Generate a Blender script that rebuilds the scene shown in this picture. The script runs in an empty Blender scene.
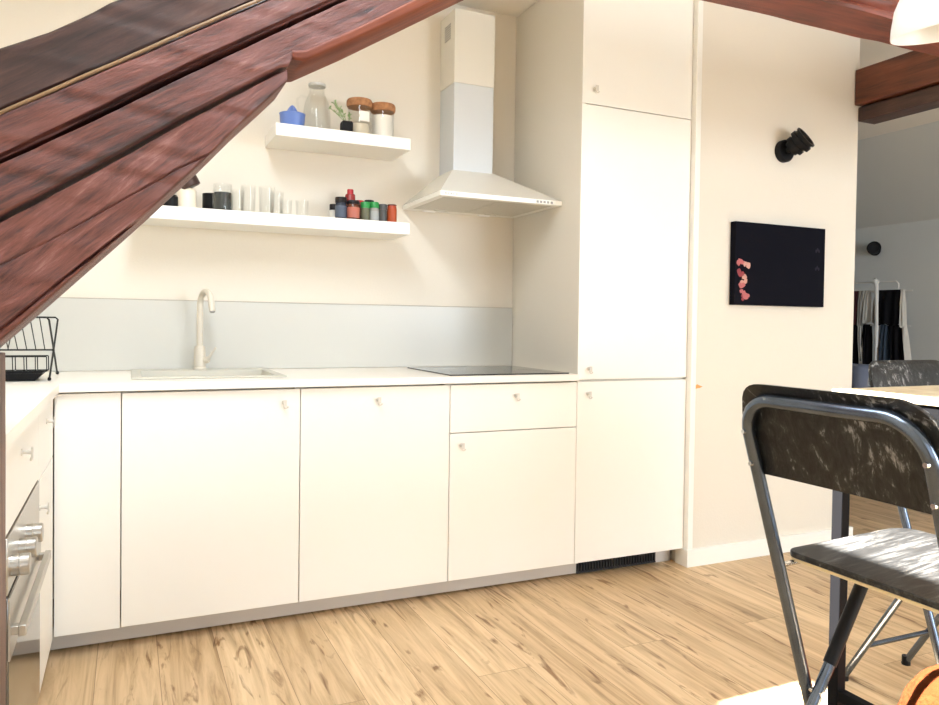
import bpy, bmesh, math, random
from mathutils import Vector, Matrix
random.seed(7)
PI = math.pi
SC = bpy.context.scene
COL = SC.collection

# ------------------------------------------------------------------ materials
MATS = {}
def nodes_of(m):
    m.use_nodes = True
    nt = m.node_tree
    return nt, nt.nodes, nt.links, nt.nodes['Principled BSDF']

def mat(name, col, rough=.5, metal=0., bump=0., bscale=60., spec=.5, trans=0., ior=1.45, vary=0., vscale=3., emit=None, alpha=1., coat=0.):
    if name in MATS: return MATS[name]
    m = bpy.data.materials.new(name); nt, N, L, P = nodes_of(m)
    P.inputs['Base Color'].default_value = (*col, 1)
    P.inputs['Roughness'].default_value = rough
    P.inputs['Metallic'].default_value = metal
    P.inputs['Specular IOR Level'].default_value = spec
    P.inputs['Transmission Weight'].default_value = trans
    P.inputs['IOR'].default_value = ior
    P.inputs['Alpha'].default_value = alpha
    P.inputs['Coat Weight'].default_value = coat
    if emit:
        P.inputs['Emission Color'].default_value = (*emit[0], 1); P.inputs['Emission Strength'].default_value = emit[1]
    tc = N.new('ShaderNodeTexCoord')
    if bump:
        nz = N.new('ShaderNodeTexNoise'); nz.inputs['Scale'].default_value = bscale; nz.inputs['Detail'].default_value = 4
        bp = N.new('ShaderNodeBump'); bp.inputs['Strength'].default_value = bump; bp.inputs['Distance'].default_value = .01
        L.new(tc.outputs['Object'], nz.inputs['Vector']); L.new(nz.outputs['Fac'], bp.inputs['Height']); L.new(bp.outputs['Normal'], P.inputs['Normal'])
    if vary:
        nz = N.new('ShaderNodeTexNoise'); nz.inputs['Scale'].default_value = vscale; nz.inputs['Detail'].default_value = 5
        cr = N.new('ShaderNodeValToRGB')
        cr.color_ramp.elements[0].position = .3; cr.color_ramp.elements[1].position = .7
        cr.color_ramp.elements[0].color = (*[c * (1 - vary) for c in col], 1); cr.color_ramp.elements[1].color = (*[min(1, c * (1 + vary * .5)) for c in col], 1)
        L.new(tc.outputs['Object'], nz.inputs['Vector']); L.new(nz.outputs['Fac'], cr.inputs['Fac']); L.new(cr.outputs['Color'], P.inputs['Base Color'])
    MATS[name] = m
    return m

def grain_mat(name, cols, scale=(1.5, 22, 22), rough=.45, bump=.35, wave=8., dist=6., spec=.5, coat=0., rough_hewn=False, rrange=None, bigw=.35, lohi=None):
    """Wood whose grain runs along the object's own X axis."""
    m = bpy.data.materials.new(name); nt, N, L, P = nodes_of(m)
    tc = N.new('ShaderNodeTexCoord'); mp = N.new('ShaderNodeMapping'); mp.inputs['Scale'].default_value = scale
    L.new(tc.outputs['Object'], mp.inputs['Vector'])
    n1 = N.new('ShaderNodeTexNoise'); n1.inputs['Scale'].default_value = 1.3; n1.inputs['Detail'].default_value = 9; n1.inputs['Roughness'].default_value = .8 if rough_hewn else .68; n1.inputs['Distortion'].default_value = .9
    L.new(mp.outputs['Vector'], n1.inputs['Vector'])
    w = N.new('ShaderNodeTexWave'); w.wave_type = 'BANDS'; w.bands_direction = 'Z'; w.inputs['Scale'].default_value = wave; w.inputs['Distortion'].default_value = dist
    w.inputs['Detail'].default_value = 4; w.inputs['Detail Scale'].default_value = 1.2
    mp2 = N.new('ShaderNodeMapping'); mp2.inputs['Scale'].default_value = (scale[0] * .5, scale[1] * .06, scale[2] * .06)
    L.new(tc.outputs['Object'], mp2.inputs['Vector']); L.new(mp2.outputs['Vector'], w.inputs['Vector'])
    mx = N.new('ShaderNodeMix'); mx.data_type = 'FLOAT'; mx.inputs[0].default_value = .5 if rough_hewn else .35
    L.new(n1.outputs['Fac'], mx.inputs[2])
    if rough_hewn:   # a second, broader streak layer instead of rings
        mp3 = N.new('ShaderNodeMapping'); mp3.inputs['Scale'].default_value = (scale[0] * .55, scale[1] * .22, scale[2] * .22); mp3.inputs['Rotation'].default_value = (0, .06, .1)
        w3 = N.new('ShaderNodeTexNoise'); w3.inputs['Scale'].default_value = 1.6; w3.inputs['Detail'].default_value = 6; w3.inputs['Roughness'].default_value = .6; w3.inputs['Distortion'].default_value = 1.4
        L.new(tc.outputs['Object'], mp3.inputs['Vector']); L.new(mp3.outputs['Vector'], w3.inputs['Vector']); L.new(w3.outputs['Fac'], mx.inputs[3])
    else: L.new(w.outputs['Fac'], mx.inputs[3])
    big = N.new('ShaderNodeTexNoise'); big.inputs['Scale'].default_value = 2.2; big.inputs['Detail'].default_value = 3
    L.new(tc.outputs['Object'], big.inputs['Vector'])
    mx2 = N.new('ShaderNodeMix'); mx2.data_type = 'FLOAT'; mx2.inputs[0].default_value = bigw
    L.new(mx.outputs[0], mx2.inputs[2]); L.new(big.outputs['Fac'], mx2.inputs[3])
    cr = N.new('ShaderNodeValToRGB'); e = cr.color_ramp.elements
    lo, hi = lohi or ((.385, .62) if rough_hewn else (.3, .72))
    e[0].position = lo; e[0].color = (*cols[0], 1); e[1].position = hi; e[1].color = (*cols[-1], 1)
    for i, c in enumerate(cols[1:-1]):
        k = e.new(lo + (hi - lo) * (i + 1) / (len(cols) - 1)); k.color = (*c, 1)
    L.new(mx2.outputs[0], cr.inputs['Fac']); L.new(cr.outputs['Color'], P.inputs['Base Color'])
    bp = N.new('ShaderNodeBump'); bp.inputs['Strength'].default_value = bump; bp.inputs['Distance'].default_value = .006
    L.new(mx.outputs[0], bp.inputs['Height']); L.new(bp.outputs['Normal'], P.inputs['Normal'])
    P.inputs['Roughness'].default_value = rough; P.inputs['Specular IOR Level'].default_value = spec; P.inputs['Coat Weight'].default_value = coat
    if rrange:
        mr = N.new('ShaderNodeMapRange'); mr.inputs['From Min'].default_value = .3; mr.inputs['From Max'].default_value = .7
        mr.inputs['To Min'].default_value = rrange[0]; mr.inputs['To Max'].default_value = rrange[1]
        L.new(n1.outputs['Fac'], mr.inputs['Value']); L.new(mr.outputs['Result'], P.inputs['Roughness'])
    MATS[name] = m
    return m

def floor_mat():
    m = bpy.data.materials.new('oak_planks'); nt, N, L, P = nodes_of(m)
    tc = N.new('ShaderNodeTexCoord'); mp = N.new('ShaderNodeMapping')
    mp.inputs['Rotation'].default_value = (0, 0, PI / 2); mp.inputs['Location'].default_value = (.13, .07, 0)
    L.new(tc.outputs['Object'], mp.inputs['Vector'])
    br = N.new('ShaderNodeTexBrick'); br.offset = .37; br.offset_frequency = 3
    br.inputs['Scale'].default_value = 1; br.inputs['Brick Width'].default_value = 1.22; br.inputs['Row Height'].default_value = .185
    br.inputs['Mortar Size'].default_value = .0009; br.inputs['Mortar Smooth'].default_value = .3; br.inputs['Bias'].default_value = 0
    br.inputs['Color1'].default_value = (0, 0, 0, 1); br.inputs['Color2'].default_value = (1, 1, 1, 1); br.inputs['Mortar'].default_value = (.5, .5, .5, 1)
    L.new(mp.outputs['Vector'], br.inputs['Vector'])
    # per-plank shift of the grain
    sep = N.new('ShaderNodeSeparateXYZ'); L.new(tc.outputs['Object'], sep.inputs[0])
    cx = N.new('ShaderNodeCombineXYZ')
    m1 = N.new('ShaderNodeMath'); m1.operation = 'MULTIPLY'; m1.inputs[1].default_value = 24
    L.new(sep.outputs['X'], m1.inputs[0]); L.new(m1.outputs[0], cx.inputs['X'])
    m2 = N.new('ShaderNodeMath'); m2.operation = 'MULTIPLY_ADD'; m2.inputs[1].default_value = 1.3
    L.new(sep.outputs['Y'], m2.inputs[0])
    m3 = N.new('ShaderNodeMath'); m3.operation = 'MULTIPLY'; m3.inputs[1].default_value = 31
    L.new(br.outputs['Color'], m3.inputs[0]); L.new(m3.outputs[0], m2.inputs[2]); L.new(m2.outputs[0], cx.inputs['Y']); L.new(m3.outputs[0], cx.inputs['Z'])
    n1 = N.new('ShaderNodeTexNoise'); n1.inputs['Scale'].default_value = 1.0; n1.inputs['Detail'].default_value = 8; n1.inputs['Roughness'].default_value = .62; n1.inputs['Distortion'].default_value = 1.1
    L.new(cx.outputs[0], n1.inputs['Vector'])
    cr = N.new('ShaderNodeValToRGB'); e = cr.color_ramp.elements
    e[0].position = .26; e[0].color = (.26, .155, .075, 1); e[1].position = .74; e[1].color = (.86, .66, .42, 1)
    k = e.new(.42); k.color = (.58, .405, .225, 1); k = e.new(.56); k.color = (.74, .545, .325, 1)
    L.new(n1.outputs['Fac'], cr.inputs['Fac'])
    # plank to plank tone
    mt = N.new('ShaderNodeMix'); mt.data_type = 'RGBA'; mt.blend_type = 'MULTIPLY'; mt.inputs[0].default_value = 1
    cr2 = N.new('ShaderNodeValToRGB'); cr2.color_ramp.elements[0].color = (.80, .77, .73, 1); cr2.color_ramp.elements[1].color = (1.0, 1.0, 1.0, 1)
    L.new(br.outputs['Color'], cr2.inputs['Fac']); L.new(cr.outputs['Color'], mt.inputs[6]); L.new(cr2.outputs['Color'], mt.inputs[7])
    # knots and dark flecks
    vo = N.new('ShaderNodeTexNoise'); vo.inputs['Scale'].default_value = 1; vo.inputs['Detail'].default_value = 6; vo.inputs['Distortion'].default_value = 2.0
    c2 = N.new('ShaderNodeMapping'); c2.inputs['Scale'].default_value = (17, 2.6, 1); L.new(tc.outputs['Object'], c2.inputs['Vector']); L.new(c2.outputs[0], vo.inputs['Vector'])
    ck = N.new('ShaderNodeValToRGB'); ck.color_ramp.elements[0].position = .60; ck.color_ramp.elements[0].color = (1, 1, 1, 1); ck.color_ramp.elements[1].position = .70; ck.color_ramp.elements[1].color = (.34, .22, .13, 1)
    L.new(vo.outputs['Fac'], ck.inputs['Fac'])
    mk = N.new('ShaderNodeMix'); mk.data_type = 'RGBA'; mk.blend_type = 'MULTIPLY'; mk.inputs[0].default_value = .9
    L.new(mt.outputs[2], mk.inputs[6]); L.new(ck.outputs['Color'], mk.inputs[7])
    ms = N.new('ShaderNodeMix'); ms.data_type = 'RGBA'; ms.inputs[7].default_value = (.2, .11, .05, 1)
    L.new(br.outputs['Fac'], ms.inputs[0]); L.new(mk.outputs[2], ms.inputs[6]); L.new(ms.outputs[2], P.inputs['Base Color'])
    bp = N.new('ShaderNodeBump'); bp.inputs['Strength'].default_value = .12; bp.inputs['Distance'].default_value = .003
    L.new(n1.outputs['Fac'], bp.inputs['Height']); L.new(bp.outputs['Normal'], P.inputs['Normal'])
    P.inputs['Roughness'].default_value = .42; P.inputs['Specular IOR Level'].default_value = .4
    return m

wall_white = mat('wall_paint', (.72, .67, .58), .9, bump=.08, bscale=120)
wall_grey = mat('wall_paint_far', (.68, .71, .71), .9, bump=.08, bscale=120)
ceil_white = mat('ceiling_paint', (.85, .82, .76), .95, bump=.05, bscale=90)
lacquer = mat('white_lacquer', (.86, .845, .79), .38, spec=.4)
body_white = mat('cabinet_board', (.72, .685, .61), .5)
worktop_m = mat('white_laminate', (.86, .82, .74), .35)
splash_m = mat('splash_board', (.55, .545, .50), .3, spec=.4)
hood_m = mat('enamel_white', (.72, .70, .63), .25, spec=.5)
filter_m = mat('filter_mesh', (.62, .60, .54), .4, metal=.4, bump=.5, bscale=400)
grey_m = mat('grey_plastic', (.3, .3, .29), .4)
handle_m = mat('handle_beige', (.62, .59, .53), .35)
plinth_m = mat('plinth_grey', (.60, .57, .53), .45)
black_m = mat('black_plastic', (.008, .008, .009), .45, spec=.2)
blackmetal = mat('black_wire', (.015, .016, .015), .4, spec=.25)
steel = mat('brushed_steel', (.52, .50, .46), .32, metal=1., bump=.1, bscale=200)
chrome = mat('chrome', (.75, .75, .74), .15, metal=1.)
dglass = mat('dark_glass', (.015, .016, .018), .06, spec=.7)
ovenglass = mat('oven_glass', (.09, .075, .055), .08, spec=.8)
glassm = mat('clear_glass', (.96, .97, .96), .02, trans=1., ior=1.2)
smoke = mat('smoked_glass', (.25, .26, .26), .05, trans=.8, ior=1.2)
def thin_glass(name, tint, k=.10):
    m = bpy.data.materials.new(name); m.use_nodes = True; nt = m.node_tree; N = nt.nodes; L = nt.links; N.remove(N['Principled BSDF'])
    tr = N.new('ShaderNodeBsdfTransparent'); tr.inputs[0].default_value = (*tint, 1); gl = N.new('ShaderNodeBsdfGlossy'); gl.inputs['Roughness'].default_value = .04
    lw = N.new('ShaderNodeLayerWeight'); lw.inputs[0].default_value = .25; ml = N.new('ShaderNodeMath'); ml.operation = 'MULTIPLY_ADD'; ml.inputs[1].default_value = .2; ml.inputs[2].default_value = k * .4
    L.new(lw.outputs['Facing'], ml.inputs[0]); mx = N.new('ShaderNodeMixShader'); L.new(ml.outputs[0], mx.inputs[0]); L.new(tr.outputs[0], mx.inputs[1]); L.new(gl.outputs[0], mx.inputs[2])
    L.new(mx.outputs[0], N['Material Output'].inputs['Surface']); return m
glassm = thin_glass('thin_clear_glass', (.982, .985, .98), .03)
cork = mat('cork', (.42, .20, .09), .8, bump=.5, bscale=250, vary=.35, vscale=60)
sink_m = mat('sink_composite', (.56, .54, .46), .35)
faucet_m = mat('faucet_matte', (.60, .55, .46), .35)
bluep = mat('blue_plastic', (.12, .20, .50), .35)
leafm = mat('leaf', (.22, .34, .12), .5, vary=.3, vscale=80)
soil = mat('soil', (.03, .02, .015), .9)
whitep = mat('white_label', (.85, .82, .75), .6)
seed = mat('dry_goods', (.78, .68, .52), .8, bump=.6, bscale=250)
lampwhite = mat('lamp_white', (.93, .93, .92), .3)
sofab = mat('blue_fabric', (.12, .145, .21), .9, bump=.4, bscale=300)
orangew = mat('orange_knit', (.085, .020, .005), .95, spec=.1, bump=.8, bscale=90, vary=.25, vscale=30)
plyedge = mat('light_plywood_edge', (.72, .58, .34), .5)
framemetal = mat('painted_tube', (.14, .17, .22), .24, metal=.9, vary=.3, vscale=14)
tablemetal = mat('table_black_metal', (.007, .007, .008), .55, spec=.08)
rackwhite = mat('white_wire', (.75, .75, .73), .4)
beam_red = grain_mat('beam_red', [(.010, .005, .005), (.05, .015, .013), (.11, .032, .023), (.155, .05, .038), (.25, .12, .10)], scale=(5, 85, 85), rough=.4, bump=.9, bigw=.22, wave=14, dist=3, rough_hewn=True, rrange=(.25, .6))
beam_dark = grain_mat('beam_dark', [(.012, .007, .006), (.035, .015, .012), (.06, .026, .019), (.095, .05, .042)], scale=(3, 45, 45), rough=.4, bump=.25, wave=8, dist=3, rough_hewn=True, rrange=(.25, .5))
beam_bright = grain_mat('beam_bright', [(.05, .012, .007), (.15, .035, .02), (.22, .055, .033), (.29, .09, .06)], scale=(2.5, 50, 50), rough=.45, bump=.25, rough_hewn=True)
post_m = grain_mat('post_wood', [(.06, .03, .02), (.13, .07, .05), (.19, .11, .08), (.26, .17, .13)], scale=(3, 60, 60), rough=.6, bump=.5, rough_hewn=True)
purlin_m = grain_mat('purlin_wood', [(.02, .006, .003), (.09, .024, .01), (.15, .04, .016), (.2, .06, .03)], scale=(2, 45, 45), rough=.35, bump=.2, rough_hewn=True)
chairwood = grain_mat('black_ash', [(.012, .012, .012), (.02, .02, .02), (.035, .035, .034), (.36, .36, .355)], scale=(75, 75, 6), rough=.4, bump=.2, spec=.28, rough_hewn=True, bigw=.25, lohi=(.42, .60))
seatwood = grain_mat('black_ash_seat', [(.012, .012, .012), (.02, .02, .02), (.06, .06, .058), (.15, .15, .148)], scale=(6, 75, 75), rough=.36, bump=.2, spec=.4, rough_hewn=True, bigw=.2, lohi=(.42, .60))
butcher = grain_mat('butcher_block', [(.55, .42, .25), (.70, .57, .37), (.76, .64, .44), (.84, .74, .55)], scale=(3, 14, 30), rough=.4, bump=.08)
floorm = floor_mat()

# ------------------------------------------------------------------ mesh helpers
def nb(): return bmesh.new()
def box(bm, x0, x1, y0, y1, z0, z1, M=None):
    vs = [bm.verts.new((x, y, z)) for z in (z0, z1) for y in (y0, y1) for x in (x0, x1)]
    for f in ((0, 2, 3, 1), (4, 5, 7, 6), (0, 1, 5, 4), (2, 6, 7, 3), (0, 4, 6, 2), (1, 3, 7, 5)):
        bm.faces.new([vs[i] for i in f])
    if M is not None: bmesh.ops.transform(bm, matrix=M, verts=vs)
    return bm
def lathe(bm, prof, seg=24, c=(0, 0, 0), M=None, sx=1., sy=1.):
    rings = []; allv = []
    for r, z in prof:
        if r < 1e-6:
            v = bm.verts.new((c[0], c[1], c[2] + z)); rings.append([v]); allv.append(v)
        else:
            R = [bm.verts.new((c[0] + r * sx * math.cos(2 * PI * i / seg), c[1] + r * sy * math.sin(2 * PI * i / seg), c[2] + z)) for i in range(seg)]
            rings.append(R); allv += R
    for a, b in zip(rings, rings[1:]):
        for i in range(seg):
            j = (i + 1) % seg
            if len(a) == 1 and len(b) == 1: continue
            if len(a) == 1: bm.faces.new((a[0], b[i], b[j]))
            elif len(b) == 1: bm.faces.new((a[i], a[j], b[0]))
            else: bm.faces.new((a[i], a[j], b[j], b[i]))
    if M is not None: bmesh.ops.transform(bm, matrix=M, verts=allv)
    return bm
def cyl(bm, p0, p1, r, seg=16, r2=None):
    p0 = Vector(p0); p1 = Vector(p1); d = p1 - p0; h = d.length
    M = Matrix.Translation(p0) @ d.to_track_quat('Z', 'Y').to_matrix().to_4x4()
    r2 = r if r2 is None else r2
    return lathe(bm, [(0, 0), (r, 0), (r2, h), (0, h)], seg, M=M)
def tube(bm, pts, r, seg=10, closed=False, cap=True):
    pts = [Vector(p) for p in pts]; n = len(pts)
    tang = []
    for i in range(n):
        a = pts[(i - 1) % n] if (closed or i > 0) else pts[0]
        b = pts[(i + 1) % n] if (closed or i < n - 1) else pts[-1]
        tang.append((b - a).normalized())
    u = tang[0].orthogonal().normalized(); rings = []
    for i in range(n):
        u = (u - tang[i] * u.dot(tang[i])).normalized(); v = tang[i].cross(u)
        rr = r[i] if isinstance(r, (list, tuple)) else r
        rings.append([bm.verts.new(pts[i] + (u * math.cos(2 * PI * k / seg) + v * math.sin(2 * PI * k / seg)) * rr) for k in range(seg)])
    rng = range(n) if closed else range(n - 1)
    for i in rng:
        A = rings[i]; B = rings[(i + 1) % n]
        for k in range(seg): bm.faces.new((A[k], A[(k + 1) % seg], B[(k + 1) % seg], B[k]))
    if cap and not closed:
        bm.faces.new(rings[0][::-1]); bm.faces.new(rings[-1])
    return bm
def arc(c, r, a0, a1, n, fx, fy):
    """points on an arc: c + r*(cos a * fx + sin a * fy)"""
    c = Vector(c); fx = Vector(fx); fy = Vector(fy)
    return [c + fx * (r * math.cos(a0 + (a1 - a0) * i / n)) + fy * (r * math.sin(a0 + (a1 - a0) * i / n)) for i in range(n + 1)]
def prism(bm, poly, a0, a1, axis='y'):
    """poly in the plane across the axis"""
    def P(p, a):
        if axis == 'y': return (p[0], a, p[1])
        if axis == 'x': return (a, p[0], p[1])
        return (p[0], p[1], a)
    A = [bm.verts.new(P(p, a0)) for p in poly]; B = [bm.verts.new(P(p, a1)) for p in poly]
    n = len(poly)
    bm.faces.new(A[::-1]); bm.faces.new(B)
    for i in range(n): bm.faces.new((A[i], A[(i + 1) % n], B[(i + 1) % n], B[i]))
    return bm
def grid_slab(bm, xs, ys, z0, z1, skip):
    nx, ny = len(xs) - 1, len(ys) - 1
    fill = {(i, j) for i in range(nx) for j in range(ny) if not skip(.5 * (xs[i] + xs[i + 1]), .5 * (ys[j] + ys[j + 1]))}
    V = {}
    def v(i, j, k):
        if (i, j, k) not in V: V[(i, j, k)] = bm.verts.new((xs[i], ys[j], z1 if k else z0))
        return V[(i, j, k)]
    for i, j in fill:
        bm.faces.new((v(i, j, 1), v(i + 1, j, 1), v(i + 1, j + 1, 1), v(i, j + 1, 1)))
        bm.faces.new((v(i, j, 0), v(i, j + 1, 0), v(i + 1, j + 1, 0), v(i + 1, j, 0)))
        for (di, dj, a, b) in ((-1, 0, (i, j + 1), (i, j)), (1, 0, (i + 1, j), (i + 1, j + 1)), (0, -1, (i, j), (i + 1, j)), (0, 1, (i + 1, j + 1), (i, j + 1))):
            if (i + di, j + dj) not in fill:
                bm.faces.new((v(*a, 0), v(*b, 0), v(*b, 1), v(*a, 1)))
    return bm

# ------------------------------------------------------------------ object helpers
ROOT = {}
def obj(name, bm, m, parent=None, loc=(0, 0, 0), bevel=0., smooth=True, angle=35, seg=2, label=None, local=False):
    me = bpy.data.meshes.new(name)
    bmesh.ops.recalc_face_normals(bm, faces=bm.faces[:])
    off = Vector(loc)
    if parent is not None: off = Vector((0, 0, 0)) if local else ROOT[parent.name]
    if off.length: bmesh.ops.translate(bm, vec=-off, verts=bm.verts[:])
    bm.to_mesh(me); bm.free()
    me.materials.append(m)
    if smooth:
        me.shade_smooth()
        me.set_sharp_from_angle(angle=math.radians(angle))
    o = bpy.data.objects.new(name, me); COL.objects.link(o)
    if parent is not None: o.parent = parent; ROOT[o.name] = ROOT[parent.name]
    else: o.location = loc; ROOT[o.name] = Vector(loc)
    if bevel:
        b = o.modifiers.new('bevel', 'BEVEL'); b.width = bevel; b.segments = seg; b.limit_method = 'ANGLE'; b.angle_limit = math.radians(40)
    if label: o['label'] = label
    return o
def tag(o, label=None, cat=None, group=None, kind=None):
    if label: o['label'] = label
    if cat: o['category'] = cat
    if group: o['group'] = group
    if kind: o['kind'] = kind
    return o
def thing(name, label, cat, loc=(0, 0, 0), rotz=0., group=None):
    o = bpy.data.objects.new(name, None); COL.objects.link(o); o.location = loc; o.rotation_euler = (0, 0, rotz)
    o.empty_display_size = .05
    ROOT[o.name] = Vector(loc)
    return tag(o, label, cat, group)
def struct(name, bm, m, parent=None, **k):
    o = obj(name, bm, m, parent, **k)
    if parent is None: o['kind'] = 'structure'
    return o
def dup(root, loc, rotz=None, label=None):
    def cp(o, par):
        c = o.copy(); COL.objects.link(c)
        if par is not None: c.parent = par
        for ch in list(o.children): cp(ch, c)
        return c
    r = cp(root, None); r.location = loc
    if rotz is not None: r.rotation_euler = (0, 0, rotz)
    if label: r['label'] = label
    return r

# ------------------------------------------------------------------ room shell
CEIL = 2.68; YB = .627; XR = 6.5; XL = -.84; YBK = -5.2; YF = 4.2
bm = nb(); box(bm, XL, XR, YBK, YF, -.1, 0)
struct('floor', bm, floorm, smooth=False)
# ceiling with the roof window opening
SK = (.02, .46, -2.5, -.60)
xs = [XL - .1, SK[0], SK[1], 5.5]; ys = [YBK - .1, SK[2], SK[3], YF + .1]
bm = nb(); grid_slab(bm, xs, ys, CEIL, CEIL + .14, lambda x, y: SK[0] < x < SK[1] and SK[2] < y < SK[3])
struct('ceiling', bm, ceil_white, smooth=False)
bm = nb(); prism(bm, [(5.5, CEIL), (XR + .15, CEIL - .58 * (XR + .15 - 5.5)), (XR + .15, CEIL + .14 - .58 * (XR + .15 - 5.5)), (5.5, CEIL + .14)], YBK - .1, YF + .1)
struct('ceiling_slope', bm, wall_grey, smooth=False)
# roof window frame
bm = nb(); F = .04
grid_slab(bm, [SK[0] - F, SK[0], SK[1], SK[1] + F], [SK[2] - F, SK[2], SK[3], SK[3] + F], CEIL - .015, CEIL, lambda x, y: SK[0] < x < SK[1] and SK[2] < y < SK[3])
struct('window_1', bm, lampwhite, bevel=.003)
# walls
bm = nb(); box(bm, XL, 2.41, YB, YB + .1, 0, CEIL); struct('wall_kitchen', bm, wall_white, smooth=False)
bm = nb(); box(bm, XL - .1, XL, YBK, YF, 0, CEIL); struct('wall_left', bm, wall_white, smooth=False)
bm = nb(); box(bm, XR, XR + .1, YBK, YF, 0, 2.4); struct('wall_right', bm, wall_grey, smooth=False)
bm = nb(); box(bm, XL, XR, YF, YF + .1, 0, CEIL); struct('wall_far', bm, wall_grey, smooth=False)
# the wall block that carries the picture
bm = nb(); prism(bm, [(2.41, -.02), (3.482, -.02), (3.482, .62), (2.41, .62)], 0, CEIL, 'z')
struct('wall_picture', bm, wall_white, smooth=False)
bm = nb()
prism(bm, [(2.395, .05), (2.395, -.037), (3.499, -.037), (3.499, .62), (3.482, .62), (3.482, -.02), (2.41, -.02), (2.41, .05)], 0, .082, 'z')
struct('baseboard_picture', bm, lacquer, bevel=.002)
bm = nb(); box(bm, XR - .015, XR, YBK, YF, 0, .08); struct('baseboard_right', bm, lacquer)
# white closing strip between tall cabinet and wall
bm = nb(); box(bm, 2.4012, 2.4095, -.03, YB, .083, CEIL); box(bm, 2.4095, 2.430, -.03, -.0202, .083, CEIL); struct('trim_1', bm, lacquer, smooth=False)
# back wall (behind the camera) with two unseen windows added to light the room
bm = nb()
W1 = (-.3, 1.7); W2 = (2.7, 4.9)
xs = [XL, W1[0], W1[1], W2[0], W2[1], XR]; zs = [0, .75, 2.35, CEIL]
grid_slab(bm, xs, zs, -.15, 0, lambda x, z: .75 < z < 2.35 and (W1[0] < x < W1[1] or W2[0] < x < W2[1]))
bmesh.ops.transform(bm, matrix=Matrix(((1, 0, 0, 0), (0, 0, 1, YBK), (0, 1, 0, 0), (0, 0, 0, 1))), verts=bm.verts[:])
struct('wall_back', bm, wall_white, smooth=False)
for k, w in enumerate((W1, W2)):
    bm = nb()
    a, b = w; m_ = (a + b) / 2; y0, y1 = YBK - .10, YBK - .04
    for x0, x1 in ((a, a + .05), (b - .05, b), (m_ - .03, m_ + .03)): box(bm, x0, x1, y0, y1, .75, 2.35)
    for z0, z1 in ((.75, .80), (2.30, 2.35)): box(bm, a + .05, m_ - .03, y0, y1, z0, z1); box(bm, m_ + .03, b - .05, y0, y1, z0, z1)
    struct('window_%d' % (k + 2), bm, lampwhite, smooth=False)

# ------------------------------------------------------------------ timber truss
def interp(pts, x):
    if x <= pts[0][0]:
        (x0, z0), (x1, z1) = pts[0], pts[1]
    elif x >= pts[-1][0]:
        (x0, z0), (x1, z1) = pts[-2], pts[-1]
    else:
        for (x0, z0), (x1, z1) in zip(pts, pts[1:]):
            if x0 <= x <= x1: break
    return z0 + (z1 - z0) * (x - x0) / (x1 - x0)
def hash1(i): return (math.sin(i * 127.1) * 43758.5453) % 1
def vnoise(x):
    i = math.floor(x); f = x - i; f = f * f * (3 - 2 * f)
    return hash1(i) * (1 - f) + hash1(i + 1) * f - .5
def beam(name, label, low, top, yf, yb, x0, x1, m, nst=160, rows=26, grooves=(), rough=.004, seedv=0., ang=0.):
    """hewn timber between two edge lines (x,z) in the truss plane; front at yf, back at yb; grooves = [(line, depth, halfwidth)]"""
    bm = nb(); prev = None
    R = Matrix.Rotation(ang, 4, 'Y')   # local frame runs along the grain
    for s in range(nst + 1):
        x = x0 + (x1 - x0) * s / nst
        zl = interp(low, x) + rough * .7 * vnoise(x * 9 + seedv); zt = interp(top, x) + rough * 1.2 * vnoise(x * 7 + 31 + seedv)
        if zt < zl + .002: zt = zl + .002
        ring = []
        for r in range(rows + 1):
            f = r / rows; z = zl + (zt - zl) * f
            e = min(f, 1 - f) * (zt - zl)
            y = yf + max(0, .004 - e) * .8 + rough * .8 * vnoise(x * 7 + z * 60 + seedv)
            for line, dep, hw in grooves:
                g = (z - interp(line, x)) / hw
                wob = .7 + .8 * (vnoise(x * 11 + seedv + dep * 100) + .5)
                y += dep * wob * math.exp(-g * g * g * g)
            ring.append((x, y, z))
        for (yy, zz) in ((yb, zt), (yb, .67 * zt + .33 * zl), (yb, .33 * zt + .67 * zl), (yb, zl), (yb * .5 + yf * .5, zl + .004 * vnoise(x * 6 + 3))):
            ring.append((x, yy, zz))
        ring = [bm.verts.new(p) for p in ring]
        if prev:
            n = len(ring)
            for k in range(n): bm.faces.new((prev[k], prev[(k + 1) % n], ring[(k + 1) % n], ring[k]))
        else: bm.faces.new(ring[::-1])
        prev = ring
    bm.faces.new(prev)
    c = Vector(((x0 + x1) / 2, yb, interp(low, (x0 + x1) / 2)))
    bmesh.ops.translate(bm, vec=-c, verts=bm.verts[:])
    bmesh.ops.rotate(bm, cent=(0, 0, 0), matrix=Matrix.Rotation(-ang, 3, 'Y').inverted(), verts=bm.verts[:])
    o = obj(name, bm, m, angle=50)
    o.location = c; o.rotation_euler = (0, -ang, 0)
    if label: tag(o, label, 'beam')
    return o
FY, BY = -1.34, -1.2
brace_low = [(-.30, .955), (-.191, 1.073), (-.135, 1.130), (-.094, 1.172), (-.013, 1.254), (.052, 1.321), (.109, 1.382), (.144, 1.420), (.205, 1.490), (.255, 1.543), (.300, 1.592)]
gap = [(-.36, 1.161), (-.173, 1.289), (-.032, 1.386), (.111, 1.488), (.28, 1.606)]
crack = [(-.36, 1.262), (-.173, 1.386), (-.018, 1.485), (.122, 1.579), (.314, 1.704), (.393, 1.755), (.8, 2.0)]
groove = [(-.36, 1.346), (-.173, 1.464), (.017, 1.584), (.233, 1.721), (.6, 1.95), (1., 2.2)]
toped = [(-.4, 1.46), (-.173, 1.575), (-.105, 1.611), (-.057, 1.643), (-.011, 1.678), (.3, 1.87), (.8, 2.19)]
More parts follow.
